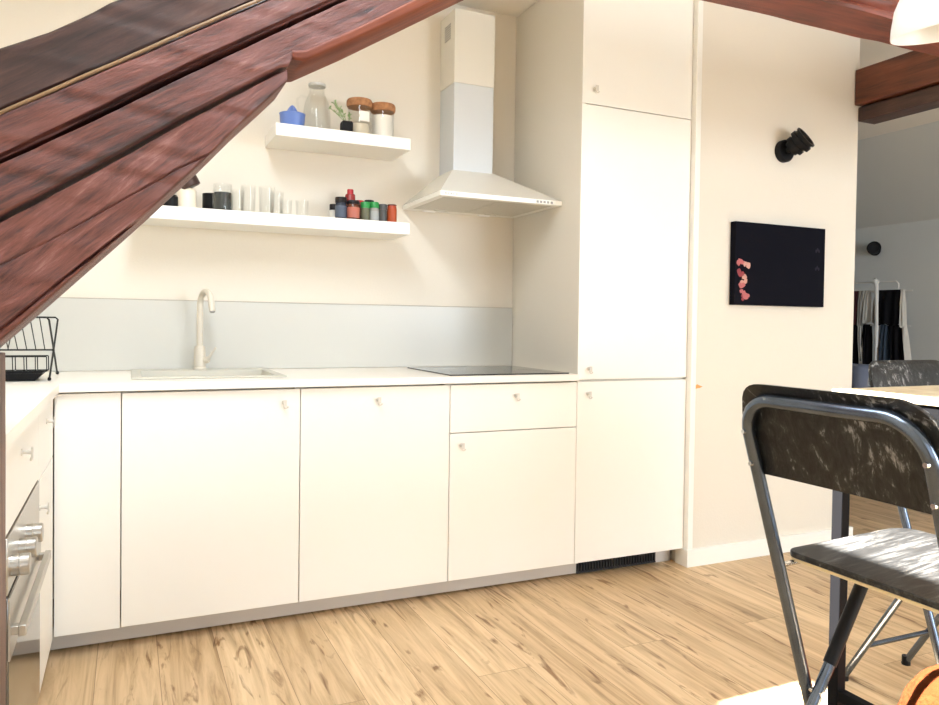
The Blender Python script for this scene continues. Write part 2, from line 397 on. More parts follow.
raf_low = [(p[0], p[1] + .007) for p in gap[:-1]] + [(.276, 1.607), (.296, 1.612), (.3, 1.628), (.323, 1.628), (.428, 1.690), (.562, 1.775), (.705, 1.866), (1.1, 2.10)]
a30 = math.radians(33)
beam('timber_rafter', 'thick red-brown timber rafter with a long black crack, running diagonally above the brace', raf_low,
     [(p[0], p[1] - .004) for p in groove], FY, BY, -.36, 1.0, beam_red, nst=260, rows=110,
     grooves=[(crack, .085, .0040), ([(x, z + .012 - .02 * abs(x - .1)) for x, z in crack], .012, .004)], seedv=3.3, ang=a30)
beam('timber_plank', 'dark brown timber plank lying along the top of the cracked rafter', [(p[0], p[1] + .0015) for p in groove], toped, FY + .012, BY, -.36, .8, beam_dark, nst=180, rows=26,
     grooves=[([(p[0], p[1] + .007) for p in groove], .006, .003)], seedv=7.7, ang=a30)
bm = nb(); tube(bm, [(x, FY + .004, interp([(p[0], p[1] + .002) for p in groove], x) + .0015 * vnoise(x * 20)) for x in [-.36 + .02 * i for i in range(50)]], .0032, 8)  # tan strip paints the light caught along the plank's lower edge
tag(obj('timber_bead', bm, mat('bead_tan', (.20, .12, .06), .5), loc=(0, FY, 1.58)), 'thin tan bead in the joint between dark plank and cracked rafter', 'bead')
# brace ends square against the notch of the rafter
beam('timber_brace', 'purplish brown timber brace under the rafter, tapering from the post at the left', brace_low, [(p[0], p[1] - .0025 - .008 * max(0, p[0] + .1)) for p in gap], FY + .003, BY, -.30, .292, beam_red, nst=200, rows=80,
     grooves=[([(-.36, .955), (-.173, 1.108), (-.10, 1.178), (.02, 1.29), (.1, 1.36), (.2, 1.42)], .010, .0025), ([(-.36, 1.10), (-.1, 1.26), (.1, 1.40), (.20, 1.46), (.28, 1.48)], .003, .0018)], seedv=1.1, ang=math.radians(42))
beam('collar_beam', 'long horizontal red timber collar beam crossing above the room at the top right', [(.85, 1.994), (1.383, 1.996), (1.612, 2.0), (2.011, 2.001), (2.374, 2.001), (4, 2.0)], [(.8, 2.17), (1.4, 2.17), (4, 2.17)], FY, BY, .85, 4.0, beam_bright, nst=200, rows=22, rough=.006,
     grooves=[([(1, 2.012), (1.4, 2.014), (2, 2.026), (4, 2.03)], .012, .006)], seedv=5.1, ang=0)
rafter = bpy.data.objects['timber_rafter']
edge_m = grain_mat('planed_edge', [(.06, .013, .008), (.13, .032, .016), (.19, .052, .024), (.26, .08, .04)], scale=(2, 50, 50), spec=.3, rough=.6, bump=.15, rough_hewn=True)  # orange tint paints warm floor bounce onto the rafter's underside
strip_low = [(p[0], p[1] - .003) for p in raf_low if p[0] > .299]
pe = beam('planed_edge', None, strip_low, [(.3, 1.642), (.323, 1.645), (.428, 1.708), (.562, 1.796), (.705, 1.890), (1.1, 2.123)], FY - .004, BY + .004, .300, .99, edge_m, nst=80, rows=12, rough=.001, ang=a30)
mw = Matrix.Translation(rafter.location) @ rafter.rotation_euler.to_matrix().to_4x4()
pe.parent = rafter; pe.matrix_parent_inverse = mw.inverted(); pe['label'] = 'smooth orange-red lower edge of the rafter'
# post at the left edge
bm = nb(); c = Vector((-.24, -1.28, 0))
ps = []
N_ = 30
for s in range(N_ + 1):
    z = 1.065 * s / N_; q = .003
    P = [(-.180 + q * vnoise(z * 7), FY), (-.181 + q * vnoise(z * 7), BY - .012), (-.188, BY), (-.32, BY), (-.32, FY), (-.186, FY - .001)]
    ps.append([bm.verts.new((x, y, z)) for x, y in P])
for a, b in zip(ps, ps[1:]):
    for k in range(6): bm.faces.new((a[k], a[(k + 1) % 6], b[(k + 1) % 6], b[k]))
bm.faces.new(ps[0]); bm.faces.new(ps[-1])
bmesh.ops.translate(bm, vec=-c, verts=bm.verts[:])
bmesh.ops.rotate(bm, cent=(0, 0, 0), matrix=Matrix.Rotation(PI / 2, 3, 'Y'), verts=bm.verts[:])
o = obj('timber_post', bm, post_m); o.location = c; o.rotation_euler = (0, -PI / 2, 0)
tag(o, 'pale brown upright timber post at the left edge, in front of the oven', 'post')
# purlins running towards the viewer from the picture wall
def purlin(name, label, x0, x1, z0, z1, y0, y1, m):
    bm = nb()
    box(bm, y0, y1, -(x1 - x0) / 2, (x1 - x0) / 2, z0, z1)
    o = obj(name, bm, m, bevel=.006)
    bmesh.ops
    o.location = ((x0 + x1) / 2, 0, 0); o.rotation_euler = (0, 0, PI / 2)
    return tag(o, label, 'beam')
purlin('timber_purlin', 'glossy red-brown square timber purlin starting at the top of the picture wall corner', 3.448, 3.60, 2.285, 2.47, -3.9, -.022, purlin_m)
purlin('timber_batten', 'dark narrow timber under the glossy purlin', 3.475, 3.60, 2.205, 2.280, -3.9, -.022, beam_dark)

# ------------------------------------------------------------------ kitchen fronts
def hook(x, y, z, parent, face='-y', label=None):
    bm = nb()
    # a small finger hook: stem, upright tab and curled lip
    pts = [(0, .0, .0), (0, -.012, 0), (0, -.020, -.002)]
    tube(bm, pts, .0042, 8)
    box(bm, -.006, .006, -.0235, -.0195, -.013, .011)
    tube(bm, arc((.004, -.021, -.012), .007, PI * .9, PI * 1.95, 8, (1, 0, 0), (0, -.3, 1)), .0028, 7)
    cyl(bm, (0, .001, 0), (0, -.002, 0), .0085, 14)
    if face == '+x': bmesh.ops.rotate(bm, cent=(0, 0, 0), matrix=Matrix.Rotation(PI / 2, 3, 'Z'), verts=bm.verts[:])
    bmesh.ops.translate(bm, vec=(x, y, z), verts=bm.verts[:])
    return obj('handle', bm, handle_m, parent)
G = .0018
def front(name, x0, x1, z0, z1, parent, hx=None, hz=None):
    bm = nb(); box(bm, x0 + G, x1 - G, 0, .019, z0 + G, z1 - G)
    d = obj(name, bm, lacquer, parent, bevel=.0012)
    if hx is not None: hook(hx, 0, hz, d)
    return d
def carcass(x0, x1, z0, z1, parent, y0=.021, y1=.60):
    bm = nb(); t = .016
    box(bm, x0, x0 + t, y0, y1, z0, z1); box(bm, x1 - t, x1, y0, y1, z0, z1)
    box(bm, x0 + t, x1 - t, y0, y1, z0, z0 + t); box(bm, x0 + t, x1 - t, y1 - .01, y1, z0 + t, z1); box(bm, x0 + t, x1 - t, y0 + .05, y0 + .07, z1 - .06, z1)
    return obj('body', bm, body_white, parent, smooth=False)
t = thing('base_cabinet', 'white base cabinet with one door under the sink', 'cabinet', (.3, .3, .08))
carcass(0, .6, .08, .88, t); front('door', 0, .6, .08, .8785, t, .54, .828)
t = thing('base_cabinet', 'white base cabinet door with a centred hook, between sink cabinet and drawer cabinet', 'cabinet', (.9, .3, .08))
carcass(.6, 1.2, .08, .88, t); front('door', .6, 1.2, .08, .8785, t, .898, .828)
t = thing('base_cabinet', 'white base cabinet with a drawer above a door, under the black hob', 'cabinet', (1.5, .3, .08))
carcass(1.2, 1.8, .08, .88, t); front('drawer', 1.2, 1.8, .682, .8785, t, 1.498, .827); front('door', 1.2, 1.8, .08, .682, t, 1.251, .632)
t = thing('tall_cabinet', 'tall white cabinet column with three stacked doors beside the picture wall', 'cabinet', (2.1, .3, .08))
bm = nb()
box(bm, 1.8, 1.818, .0, YB - .002, .08, CEIL - .004); box(bm, 2.382, 2.40, .021, YB - .002, .08, CEIL - .004); box(bm, 1.818, 2.382, .021, YB - .002, .08, .1); box(bm, 1.818, 2.382, .60, YB - .002, .1, CEIL - .004)
box(bm, 1.818, 2.382, .021, .6, .872, .892); box(bm, 1.818, 2.382, .021, .6, 2.08, 2.10)
obj('body', bm, body_white, t, smooth=False)
def tfront(z0, z1, hx, hz):
    bm = nb(); box(bm, 1.8 + G, 2.4 - G, -.019, -.0005, z0 + G, z1 - G)
    d = obj('door', bm, lacquer, t, bevel=.0012); hook(hx, -.019, hz, d)
def tfront(z0, z1, hx, hz):
    bm = nb(); box(bm, 1.8 + .001, 2.4 - G, -.001, -.0001 + .019, z0 + G, z1 - G)
    d = obj('door', bm, lacquer, t, bevel=.0012); hook(hx, -.001, hz, d)
bm = nb()
tfront(.08, .88, 1.853, .826); tfront(.886, 2.087, 1.854, .935); tfront(2.087, CEIL - .006, 1.862, 2.154)
bm.free()
# corner filler
bm = nb(); box(bm, -.2 + G, 0 - G, 0, .019, .08, .8785)
tag(obj('filler_panel', bm, lacquer, loc=(-.1, 0, .08), bevel=.001), 'narrow white filler panel in the inner corner of the kitchen fronts', 'panel')
# plinth strips and grille
bm = nb(); box(bm, -.26, 1.862, .082, .10, .007, .079)
tag(obj('plinth_strip', bm, plinth_m, loc=(.8, .09, 0), smooth=False), 'long grey plinth strip under the base cabinets', 'plinth')
bm = nb(); box(bm, 2.305, 2.394, .085, .10, 0, .079)
tag(obj('plinth_strip', bm, plinth_m, loc=(2.35, .09, 0), smooth=False), 'short grey plinth piece right of the black floor grille', 'plinth')
t = thing('vent_grille', 'black slotted ventilation grille under the tall cabinet', 'grille', (2.08, .09, 0))
bm = nb(); box(bm, 1.864, 2.303, .088, .098, .004, .078); obj('backing', bm, black_m, t, smooth=False)
bm = nb()
for i in range(29): x = 1.87 + i * .0152; box(bm, x, x + .006, .078, .088, .010, .072)
box(bm, 1.864, 2.303, .077, .088, .070, .078); box(bm, 1.864, 2.303, .077, .088, .004, .011)
obj('slats', bm, mat('grille_dark', (.03, .03, .03), .35), t, smooth=False)

# ---- left run (faces +x)
def lfront(name, y0, y1, z0, z1, parent, hy=None, hz=None, m=lacquer):
    bm = nb(); box(bm, -.219, -.2, y0 + G, y1 - G, z0 + G, z1 - G)
    d = obj(name, bm, m, parent, bevel=.0012)
    if hy is not None: hook(-.2, hy, hz, d, '+x')
    return d
def lcarcass(y0, y1, z0, z1, parent):
    bm = nb(); t_ = .016
    box(bm, -.80, -.221, y0, y0 + t_, z0, z1); box(bm, -.80, -.221, y1 - t_, y1, z0, z1); box(bm, -.80, -.221, y0 + t_, y1 - t_, z0, z0 + t_); box(bm, -.80, -.79, y0 + t_, y1 - t_, z0 + t_, z1)
    return obj('body', bm, body_white, parent, smooth=False)
t = thing('drawer_cabinet', 'narrow white cabinet with drawer and door between corner and oven', 'cabinet', (-.5, -.26, .08))
lcarcass(-.46, -.062, .08, .88, t)
lfront('drawer', -.46, -.022,   .68, .88, t, -.24, .82); lfront('door', -.46, -.022, .08, .68, t, -.425, .605)
t = thing('oven_cabinet', 'white oven housing with one drawer front above the steel oven', 'cabinet', (-.5, -.76, .08))
lcarcass(-1.06, -.46, .08, .88, t)
lfront('drawer', -1.06, -.46, .69, .88, t, -.82, .822)
lfront('panel', -1.188, -1.06, .08, .88, t)
# oven
t = thing('built_in_oven', 'stainless steel built-in oven with knobs and bar handle at the left edge', 'oven', (-.5, -.76, .11))
bm = nb(); box(bm, -.74, -.225, -1.03, -.49, .11, .675); obj('body', bm, grey_m, t, smooth=False)
bm = nb(); box(bm, -.224, -.197, -1.056, -.464, .572, .687); obj('control_panel', bm, steel, t, bevel=.002)
d = nb(); box(d, -.224, -.195, -1.056, -.464, .10, .567); d = obj('oven_door', d, ovenglass, t, bevel=.003)
bm = nb(); box(bm, -.196, -.193, -1.056, -.464, .44, .567); obj('steel_strip', bm, steel, d, smooth=False)
bm = nb()
box(bm, -.180, -.166, -1.045, -.50, .484, .506)
for yy in (-1.03, -.515): box(bm, -.196, -.180, yy - .010, yy + .010, .486, .504)
obj('handle', bm, steel, d, bevel=.0015)
for yy in (-.75, -.875, -1.0):
    bm = nb(); Mx = Matrix.Translation((-.199, yy, .618)) @ Matrix.Rotation(PI / 2, 4, 'Y')
    lathe(bm, [(0, 0), (.0225, 0), (.0225, .016), (.0205, .0165), (.0205, .018), (.0225, .0185), (.0222, .034), (.0205, .036), (0, .036)], 28, M=Mx)
    obj('knob', bm, steel, t, angle=30)
bm = nb(); box(bm, -.30, -.285, -1.19, .085, 0, .079)
tag(obj('plinth_strip', bm, plinth_m, loc=(-.29, -.5, 0), smooth=False), 'plinth strip under the oven on the left', 'plinth')

# ---- worktop (L shape, cut-out for the sink)
SX = (.045, .555); SY = (.125, .50)
xs = [-.83, -.183, SX[0], SX[1], 1.796]; ys = [-1.19, -.02, SY[0], SY[1], YB - .013]
bm = nb(); grid_slab(bm, xs, ys, .885, .913, lambda x, y: (x > -.183 and y < -.02) or (SX[0] < x < SX[1] and SY[0] < y < SY[1]))
tag(obj('worktop', bm, worktop_m, loc=(0, .3, .885), smooth=False), 'white L-shaped laminate worktop over the base cabinets', 'worktop')
bm = nb(); box(bm, -.83, 1.797, YB - .012, YB - .001, .914, 1.205)
tag(obj('splashback', bm, splash_m, loc=(.5, YB, .914), bevel=.001), 'pale grey splashback board along the wall behind sink and hob', 'splashback')
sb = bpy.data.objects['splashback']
bm = nb(); box(bm, -.83, 1.797, YB - .0125, YB - .001, 1.2052, 1.2085); obj('sealing_strip', bm, mat('sealant', (.42, .38, .32), .6), sb, smooth=False, label='brownish sealing strip')  # thin dark strip paints the shadow line along the splashback top

# ---- sink
t = thing('kitchen_sink', 'beige-white rectangular inset sink in the worktop below the tap', 'sink', (.3, .34, .913))
bm = nb(); grid_slab(bm, [.03, .065, .535, .57], [.10, .145, .475, .60], .9135, .9195, lambda x, y: .065 < x < .535 and .145 < y < .475)
obj('rim', bm, sink_m, t, bevel=.003)
bm = nb()
pr_ = [(.065, .535, .145, .475, .918), (.067, .533, .147, .473, .905), (.085, .515, .165, .455, .79), (.105, .495, .185, .435, .775)]
rg = []
for (a, b, c_, d_, z) in pr_: rg.append([bm.verts.new(p) for p in ((a, c_, z), (b, c_, z), (b, d_, z), (a, d_, z))])
for A, B in zip(rg, rg[1:]):
    for k in range(4): bm.faces.new((A[k], A[(k + 1) % 4], B[(k + 1) % 4], B[k]))
bm.faces.new(rg[-1])
bs = obj('basin', bm, sink_m, t, smooth=False)
bm = nb(); lathe(bm, [(0, .001), (.02, .001), (.038, .003), (.04, 0)], 24, c=(.3, .31, .776)); obj('drain', bm, chrome, bs)
# ---- faucet
t = thing('kitchen_tap', 'beige gooseneck kitchen tap with side lever behind the sink', 'tap', (.292, .54, .9195))
bm = nb(); lathe(bm, [(0, 0), (.027, 0), (.027, .006), (.0235, .010), (.0225, .085), (.019, .098), (0, .098)], 24, c=(.292, .54, .9195)); obj('body', bm, faucet_m, t)
bm = nb(); ddir = Vector((.30, -.954, 0)); cc = Vector((.292, .54, 1.185)) + ddir * .058
pts = [(.292, .54, 1.0), (.292, .54, 1.10), (.292, .54, 1.16)] + arc(cc, .058, PI, .12 * PI, 14, ddir, (0, 0, 1))
last = Vector(pts[-1]); pts.append(last + Vector((ddir.x * .012, ddir.y * .012, -.045)))
tube(bm, pts, .0125, 14); obj('spout', bm, faucet_m, t, angle=50)
bm = nb(); e_ = pts[-1]; cyl(bm, e_ + Vector((0, 0, -.0005)), e_ + Vector((.0005, -.001, -.004)), .0105, 14); obj('nozzle', bm, grey_m, t)
bm = nb(); cyl(bm, (.300, .535, .955), (.325, .52, .962), .013, 16); tube(bm, [(.322, .522, .962), (.336, .515, .985), (.352, .508, 1.012)], [.0065, .0055, .0045], 10); obj('lever', bm, faucet_m, t)

# ---- hob
t = thing('induction_hob', 'black glass induction hob lying flat on the worktop beside the tall cabinet', 'hob', (1.48, .27, .913))
bm = nb(); box(bm, 1.203, 1.765, .012, .525, .9135, .9185); obj('glass', bm, dglass, t, bevel=.001)
for (x, y, r) in ((1.34, .15, .072), (1.34, .39, .088), (1.62, .15, .088), (1.62, .39, .072)):
    bm = nb(); lathe(bm, [(r, 0), (r + .002, .0003), (r + .004, 0)], 40, c=(x, y, .9186)); obj('cooking_zone', bm, grey_m, t)

# ---- extractor hood
HX0, HX1, HY0 = 1.206, 1.797, .148
t = thing('cooker_hood', 'white pyramid cooker hood with square chimney above the hob', 'cooker hood', (1.5, .4, 1.66))
cx0, cx1, cy0 = 1.391, 1.594, .452; zb = 1.662; zf = 1.683
bm = nb()
A = [(HX0, HY0), (HX1, HY0), (HX1, YB - .001), (HX0, YB - .001)]; C = [(cx0 - .005, cy0 - .006), (cx1 + .005, cy0 - .006), (cx1 + .005, YB - .001), (cx0 - .005, YB - .001)]
a = [bm.verts.new((x, y, zf)) for x, y in A]; c_ = [bm.verts.new((x, y, 1.838)) for x, y in C]
for k in range(4): bm.faces.new((a[k], a[(k + 1) % 4], c_[(k + 1) % 4], c_[k]))
bm.faces.new(c_); bm.faces.new(a[::-1]); obj('canopy', bm, hood_m, t, smooth=False)
bm = nb(); grid_slab(bm, [HX0, HX0 + .03, HX1 - .03, HX1], [HY0, HY0 + .035, YB - .05, YB - .001], zb, zf, lambda x, y: HX0 + .03 < x < HX1 - .03 and HY0 + .035 < y < YB - .05)
rim = obj('rim', bm, mat('enamel_rim', (.86, .85, .79), .3), t, bevel=.0015)
bm = nb()
for i in range(5): box(bm, 1.665 + i * .018, 1.676 + i * .018, HY0 - .002, HY0, 1.667, 1.677)
obj('button_row', bm, grey_m, rim, smooth=False)
bm = nb()
for i, w in enumerate((.010, .006, .009, .005, .007)): box(bm, 1.225 + i * .013, 1.225 + i * .013 + w, HY0 - .0012, HY0, 1.669, 1.677)
obj('maker_mark', bm, mat('pale_grey_print', (.5, .5, .47), .5), rim, smooth=False)
for k in range(2):
    x0 = HX0 + .034 + k * .264; bm = nb(); box(bm, x0, x0 + .26, HY0 + .04, YB - .055, zb + .001, zb + .005)
    f = obj('filter', bm, filter_m, t, smooth=False)
    bm = nb(); box(bm, x0 + .10, x0 + .16, YB - .085, YB - .072, zb - .003, zb + .001); obj('latch', bm, hood_m, f)
for k in range(2):
    bm = nb(); x0 = 1.30 + .29 * k; box(bm, x0, x0 + .06, YB - .036, YB - .018, zb - .005, zb); obj('lamp_cover', bm, lampwhite, t, bevel=.001)
bm = nb(); box(bm, cx0, cx1, cy0, YB - .001, 1.838, 2.245); obj('lower_chimney', bm, mat('enamel_cool', (.60, .63, .65), .22), t, bevel=.002)
bm = nb(); box(bm, cx0 - .002, cx1 + .002, cy0 - .002, YB - .001, 2.245, 2.585); up = obj('upper_chimney', bm, hood_m, t, bevel=.002)
bm = nb()
for i in range(7): box(bm, cx0 - .0035, cx0 - .002, .50, .57, 2.46 + i * .011, 2.466 + i * .011)
obj('vent_slots', bm, grey_m, up, smooth=False)

# ---- floating shelves
bm = nb(); box(bm, .565, 1.150, .367, YB - .001, 1.887, 1.938)
tag(obj('floating_shelf', bm, lacquer, loc=(.85, .5, 1.887), bevel=.0015), 'short white floating shelf, the upper one, holding two cork-lidded jars', 'shelf')
bm = nb(); box(bm, .04, 1.150, .367, YB - .001, 1.515, 1.567)
tag(obj('floating_shelf', bm, lacquer, loc=(.6, .5, 1.515), bevel=.0015), 'long white floating shelf, the lower one, holding glasses and spices', 'shelf')

# ------------------------------------------------------------------ things on the upper shelf
Z1 = 1.9385; Z2 = 1.5675
t = thing('citrus_juicer', 'blue plastic citrus juicer on the upper shelf', 'juicer', (.648, .45, Z1))
bm = nb(); lathe(bm, [(0, .001), (.040, 0), (.046, .004), (.051, .030), (.053, .058), (.055, .062), (.050, .064), (.047, .050), (.030, .046), (0, .046)], 32, c=(.648, .45, Z1)); obj('bowl', bm, bluep, t)
bm = nb()
rg = []
for (r, z) in [(.026, .046), (.024, .062), (.017, .082), (.008, .096), (.001, .101)]:
    rg.append([bm.verts.new((.648 + r * (1 + .14 * math.cos(8 * 2 * PI * i / 32)) * math.cos(2 * PI * i / 32), .45 + r * (1 + .14 * math.cos(8 * 2 * PI * i / 32)) * math.sin(2 * PI * i / 32), Z1 + z)) for i in range(32)])
for A, B in zip(rg, rg[1:]):
    for k in range(32): bm.faces.new((A[k], A[(k + 1) % 32], B[(k + 1) % 32], B[k]))
bm.faces.new(rg[-1]); obj('reamer', bm, bluep, t, angle=60)
# carafe
t = thing('glass_jug', 'clear glass jug with a looped handle behind the small plant on the upper shelf', 'jug', (.772, .54, Z1))
bm = nb(); lathe(bm, [(0, .003), (.056, .003), (.060, .01), (.060, .10), (.052, .15), (.034, .19), (.032, .212), (.036, .218), (.034, .218), (.030, .21), (.032, .19), (.050, .15), (.058, .10), (.058, .012), (0, .008)], 32, c=(.772, .54, Z1)); obj('body', bm, glassm, t)
bm = nb(); tube(bm, [(.735, .535, Z1 + .165), (.700, .53, Z1 + .170), (.682, .528, Z1 + .150), (.690, .53, Z1 + .10), (.708, .535, Z1 + .06), (.715, .538, Z1 + .045)], .0045, 10); obj('handle', bm, glassm, t)
bm = nb(); lathe(bm, [(0, .0), (.037, 0), (.037, .012), (0, .012)], 24, c=(.772, .54, Z1 + .219)); obj('lid', bm, mat('frosted_lid', (.88, .88, .84), .3, trans=.4), t)
# plant in black cube
t = thing('potted_succulent', 'tiny green plant leaning out of a black cube pot on the upper shelf', 'plant', (.875, .42, Z1))
bm = nb(); box(bm, .852, .898, .40, .446, Z1, Z1 + .048); obj('pot', bm, black_m, t, bevel=.002)
bm = nb(); box(bm, .855, .895, .403, .443, Z1 + .0485, Z1 + .052); obj('soil', bm, soil, t)
bm = nb()
random.seed(3)
stems = [((.870, .422), (-.055, -.004, .075)), ((.865, .42), (-.07, -.01, .05)), ((.876, .425), (-.03, 0, .06)), ((.886, .424), (.003, -.003, .038)), ((.868, .425), (-.045, .01, .09))]
for (bx, by), (dx, dy, dz) in stems:
    P0 = Vector((bx, by, Z1 + .05)); P1 = P0 + Vector((dx, dy, dz)); mid = (P0 + P1) / 2 + Vector((0, 0, .008))
    pts = [P0 * (1 - s) ** 2 + mid * 2 * s * (1 - s) + P1 * s * s for s in [i / 6 for i in range(7)]]
    tube(bm, pts, .0013, 6)
    for i in range(14):
        s = .25 + .75 * i / 13; p = P0 * (1 - s) ** 2 + mid * 2 * s * (1 - s) + P1 * s * s
        dr = Vector((random.uniform(-1, 1), random.uniform(-1, 1), random.uniform(-.1, 1))).normalized(); q = p + dr * .014
        sd = dr.orthogonal().normalized() * .0038; up_ = dr.cross(sd).normalized() * .0015
        mpt = (p + q) / 2
        a, b, c1, c2, e1, e2 = [bm.verts.new(v) for v in (p, q, mpt + sd, mpt - sd, mpt + up_, mpt - up_)]
        for f in ((a, c1, e1), (a, e1, c2), (a, c2, e2), (a, e2, c1), (b, e1, c1), (b, c2, e1), (b, e2, c2), (b, c1, e2)): bm.faces.new(f)
obj('foliage', bm, leafm, t)
# cork jars
def cork_jar(x, h, label):
    t = thing('storage_jar', label, 'jar', (x, .47, Z1), group='cork-lidded glass jars')
    r = .052
    bm = nb(); lathe(bm, [(0, .0), (r - .003, .0), (r, .004), (r, h - .03), (r - .0025, h - .03), (r - .0025, .006), (0, .005)], 36, c=(x, .47, Z1)); obj('jar_glass', bm, glassm, t)
    bm = nb(); lathe(bm, [(0, 0), (r + .001, 0), (r + .005, .008), (r + .005, .025), (r + .001, .033), (0, .034)], 36, c=(x, .47, Z1 + h - .032)); obj('cork_lid', bm, cork, t)
    return t
t = cork_jar(.945, .165, 'taller glass jar with cork lid, left of the pair on the upper shelf')
bm = nb()
for i in range(9):
    pass
lathe(bm, [(0, 0), (.044, 0), (.044, .05), (0, .052)], 30, c=(.945, .47, Z1 + .007)); obj('contents', bm, seed, t)
bm = nb(); n = 8
vs = [[bm.verts.new((.945 + .0528 * math.cos(a), .47 + .0528 * math.sin(a), Z1 + z)) for a in [(-PI / 2 - .25 + .95 * i / n) for i in range(n + 1)]] for z in (.065, .108)]
for i in range(n): bm.faces.new((vs[0][i], vs[0][i + 1], vs[1][i + 1], vs[1][i]))
obj('paper_label', bm, whitep, t)
t = cork_jar(1.052, .158, 'glass jar of white dry goods with cork lid, right of the pair')
bm = nb(); lathe(bm, [(0, 0), (.0455, 0), (.0455, .10), (.03, .104), (0, .106)], 30, c=(1.052, .47, Z1 + .007)); obj('contents', bm, mat('flour', (.86, .82, .74), .9), t)

# ------------------------------------------------------------------ things on the lower shelf
def simple(name, label, cat, prof, x, y, z, m, group=None, seg=28, M=None):
    bm = nb(); lathe(bm, prof, seg, c=(0, 0, 0), M=M); o = obj(name, bm, m); o.location = (x, y, z); return tag(o, label, cat, group)
simple('dark_jar', 'black round pot half hidden behind the timber brace on the lower shelf', 'jar', [(0, 0), (.028, 0), (.034, .012), (.034, .045), (.026, .055), (0, .056)], .168, .46, Z2, black_m)
t = thing('ceramic_jar', 'cream jar with its dark lid tipped sideways at the left of the lower shelf', 'jar', (.232, .46, Z2))
bm = nb(); lathe(bm, [(0, 0), (.034, 0), (.037, .004), (.037, .075), (.033, .085), (.030, .085), (.033, .07), (.033, .006), (0, .006)], 28, c=(.232, .46, Z2)); obj('body', bm, mat('cream_ceramic', (.78, .70, .56), .4), t)
bm = nb(); Mx = Matrix.Translation((.238, .45, Z2 + .108)) @ Matrix.Rotation(math.radians(-28), 4, 'Y')
lathe(bm, [(0, -.02), (.038, -.02), (.041, -.016), (.041, .014), (.036, .02), (0, .02)], 28, M=Mx); obj('lid', bm, mat('dark_bakelite', (.05, .025, .02), .4), t)
t = thing('dark_mug', 'black mug behind the smoked tumbler on the lower shelf', 'mug', (.335, .53, Z2))
bm = nb(); lathe(bm, [(0, 0), (.036, 0), (.038, .003), (.038, .082), (.035, .082), (.035, .006), (0, .005)], 28, c=(.335, .53, Z2)); obj('body', bm, black_m, t)
t = thing('smoked_tumbler', 'tall tumbler holding a dark cup on the lower shelf', 'glass', (.368, .44, Z2))
bm = nb(); lathe(bm, [(0, 0), (.034, 0), (.040, .006), (.042, .06), (.036, .112), (.034, .112), (.040, .06), (.038, .008), (0, .005)], 28, c=(.368, .44, Z2)); obj('outer_glass', bm, glassm, t)
bm = nb(); lathe(bm, [(0, .006), (.031, .006), (.034, .01), (.034, .077), (.031, .077), (.030, .012), (0, .01)], 28, c=(.368, .44, Z2)); obj('inner_cup', bm, mat('charcoal', (.045, .048, .045), .25), t)
def glass(x, y, h, r, label, gl=glassm):
    return simple('drinking_glass', label, 'glass', [(0, 0), (r * .86, 0), (r * .9, .004), (r, h), (r - .002, h), (r * .9 - .002, .008), (0, .007)], x, y, Z2, gl, 'clear drinking glasses on the lower shelf')
glass(.435, .52, .105, .030, 'slim clear glass just right of the smoked tumbler')
glass(.470, .45, .116, .031, 'tall clear glass, second to the right of the smoked tumbler')
glass(.545, .45, .118, .034, 'tall wide clear glass left of the short glasses')
glass(.598, .52, .112, .030, 'clear glass standing behind the short glasses')
glass(.622, .44, .068, .027, 'short clear glass, the left of two short ones')
glass(.690, .44, .070, .028, 'short clear glass at the right end of the glasses')
# spices
def spice(x, y, r, h, hc, mbody, mcap, label, name='spice_jar', cat='spice jar', mlabel=None, capr=1.0, neck=None):
    t = thing(name, label, cat, (x, y, Z2), group='spice jars on the lower shelf')
    bm = nb(); lathe(bm, [(0, 0), (r * .96, 0), (r, .003), (r, h - hc - .008), (r * .9, h - hc), (0, h - hc)], 24, c=(x, y, Z2)); obj('jar', bm, mbody, t)
    bm = nb(); lathe(bm, [(0, 0), (r * capr, 0), (r * capr, hc - .003), (r * capr * .93, hc), (0, hc)], 24, c=(x, y, Z2 + h - hc + .0002)); obj('cap', bm, mcap, t)
    if mlabel:
        bm = nb(); lathe(bm, [(r + .0006, .012), (r + .0006, h - hc - .014)], 24, c=(x, y, Z2)); obj('paper_label', bm, mlabel, t)
    return t
capb = mat('cap_black', (.015, .013, .014), .35, spec=.2); capr = mat('cap_red', (.45, .02, .03), .35); capg = mat('cap_green', (.02, .26, .06), .35)
jarb = mat('jar_brown', (.10, .035, .02), .2); jarg = mat('herb_mix', (.12, .12, .07), .4); jargr = mat('pepper_mix', (.30, .29, .27), .4); dkb = mat('bottle_ink', (.03, .035, .05), .2, spec=.2)
pink = mat('label_pink', (.42, .13, .09), .5); jaro = mat('paprika', (.40, .06, .02), .4); lbw = mat('label_grey', (.36, .37, .37), .5)
spice(.846, .52, .018, .078, .026, mat('clear_salt', (.65, .62, .56), .3), capb, 'small pale shaker at the left end of the spices', 'salt_shaker', 'shaker')
spice(.861, .45, .025, .100, .024, dkb, capb, 'dark oval bottle with black cap and grey round label, left of the spices', 'sauce_bottle', 'bottle', mlabel=mat('label_bluegrey', (.07, .09, .13), .5))
t = spice(.921, .52, .023, .150, .022, mat('sauce_red', (.28, .03, .03), .25), capr, 'tall bottle with bright red cap standing behind the spice jars', 'sauce_bottle', 'bottle', capr=.62)
spice(.913, .44, .028, .088, .016, jarb, capb, 'squat jar with black cap and pink label in front of the red-capped bottle', mlabel=pink)
spice(.965, .53, .022, .105, .018, mat('dark_red_glass', (.14, .02, .03), .3), capr, 'jar with a dark red lid peeping out behind the green-lidded jars')
spice(.970, .45, .021, .087, .026, jarg, capg, 'green-lidded spice jar, the left of the two', mlabel=None)
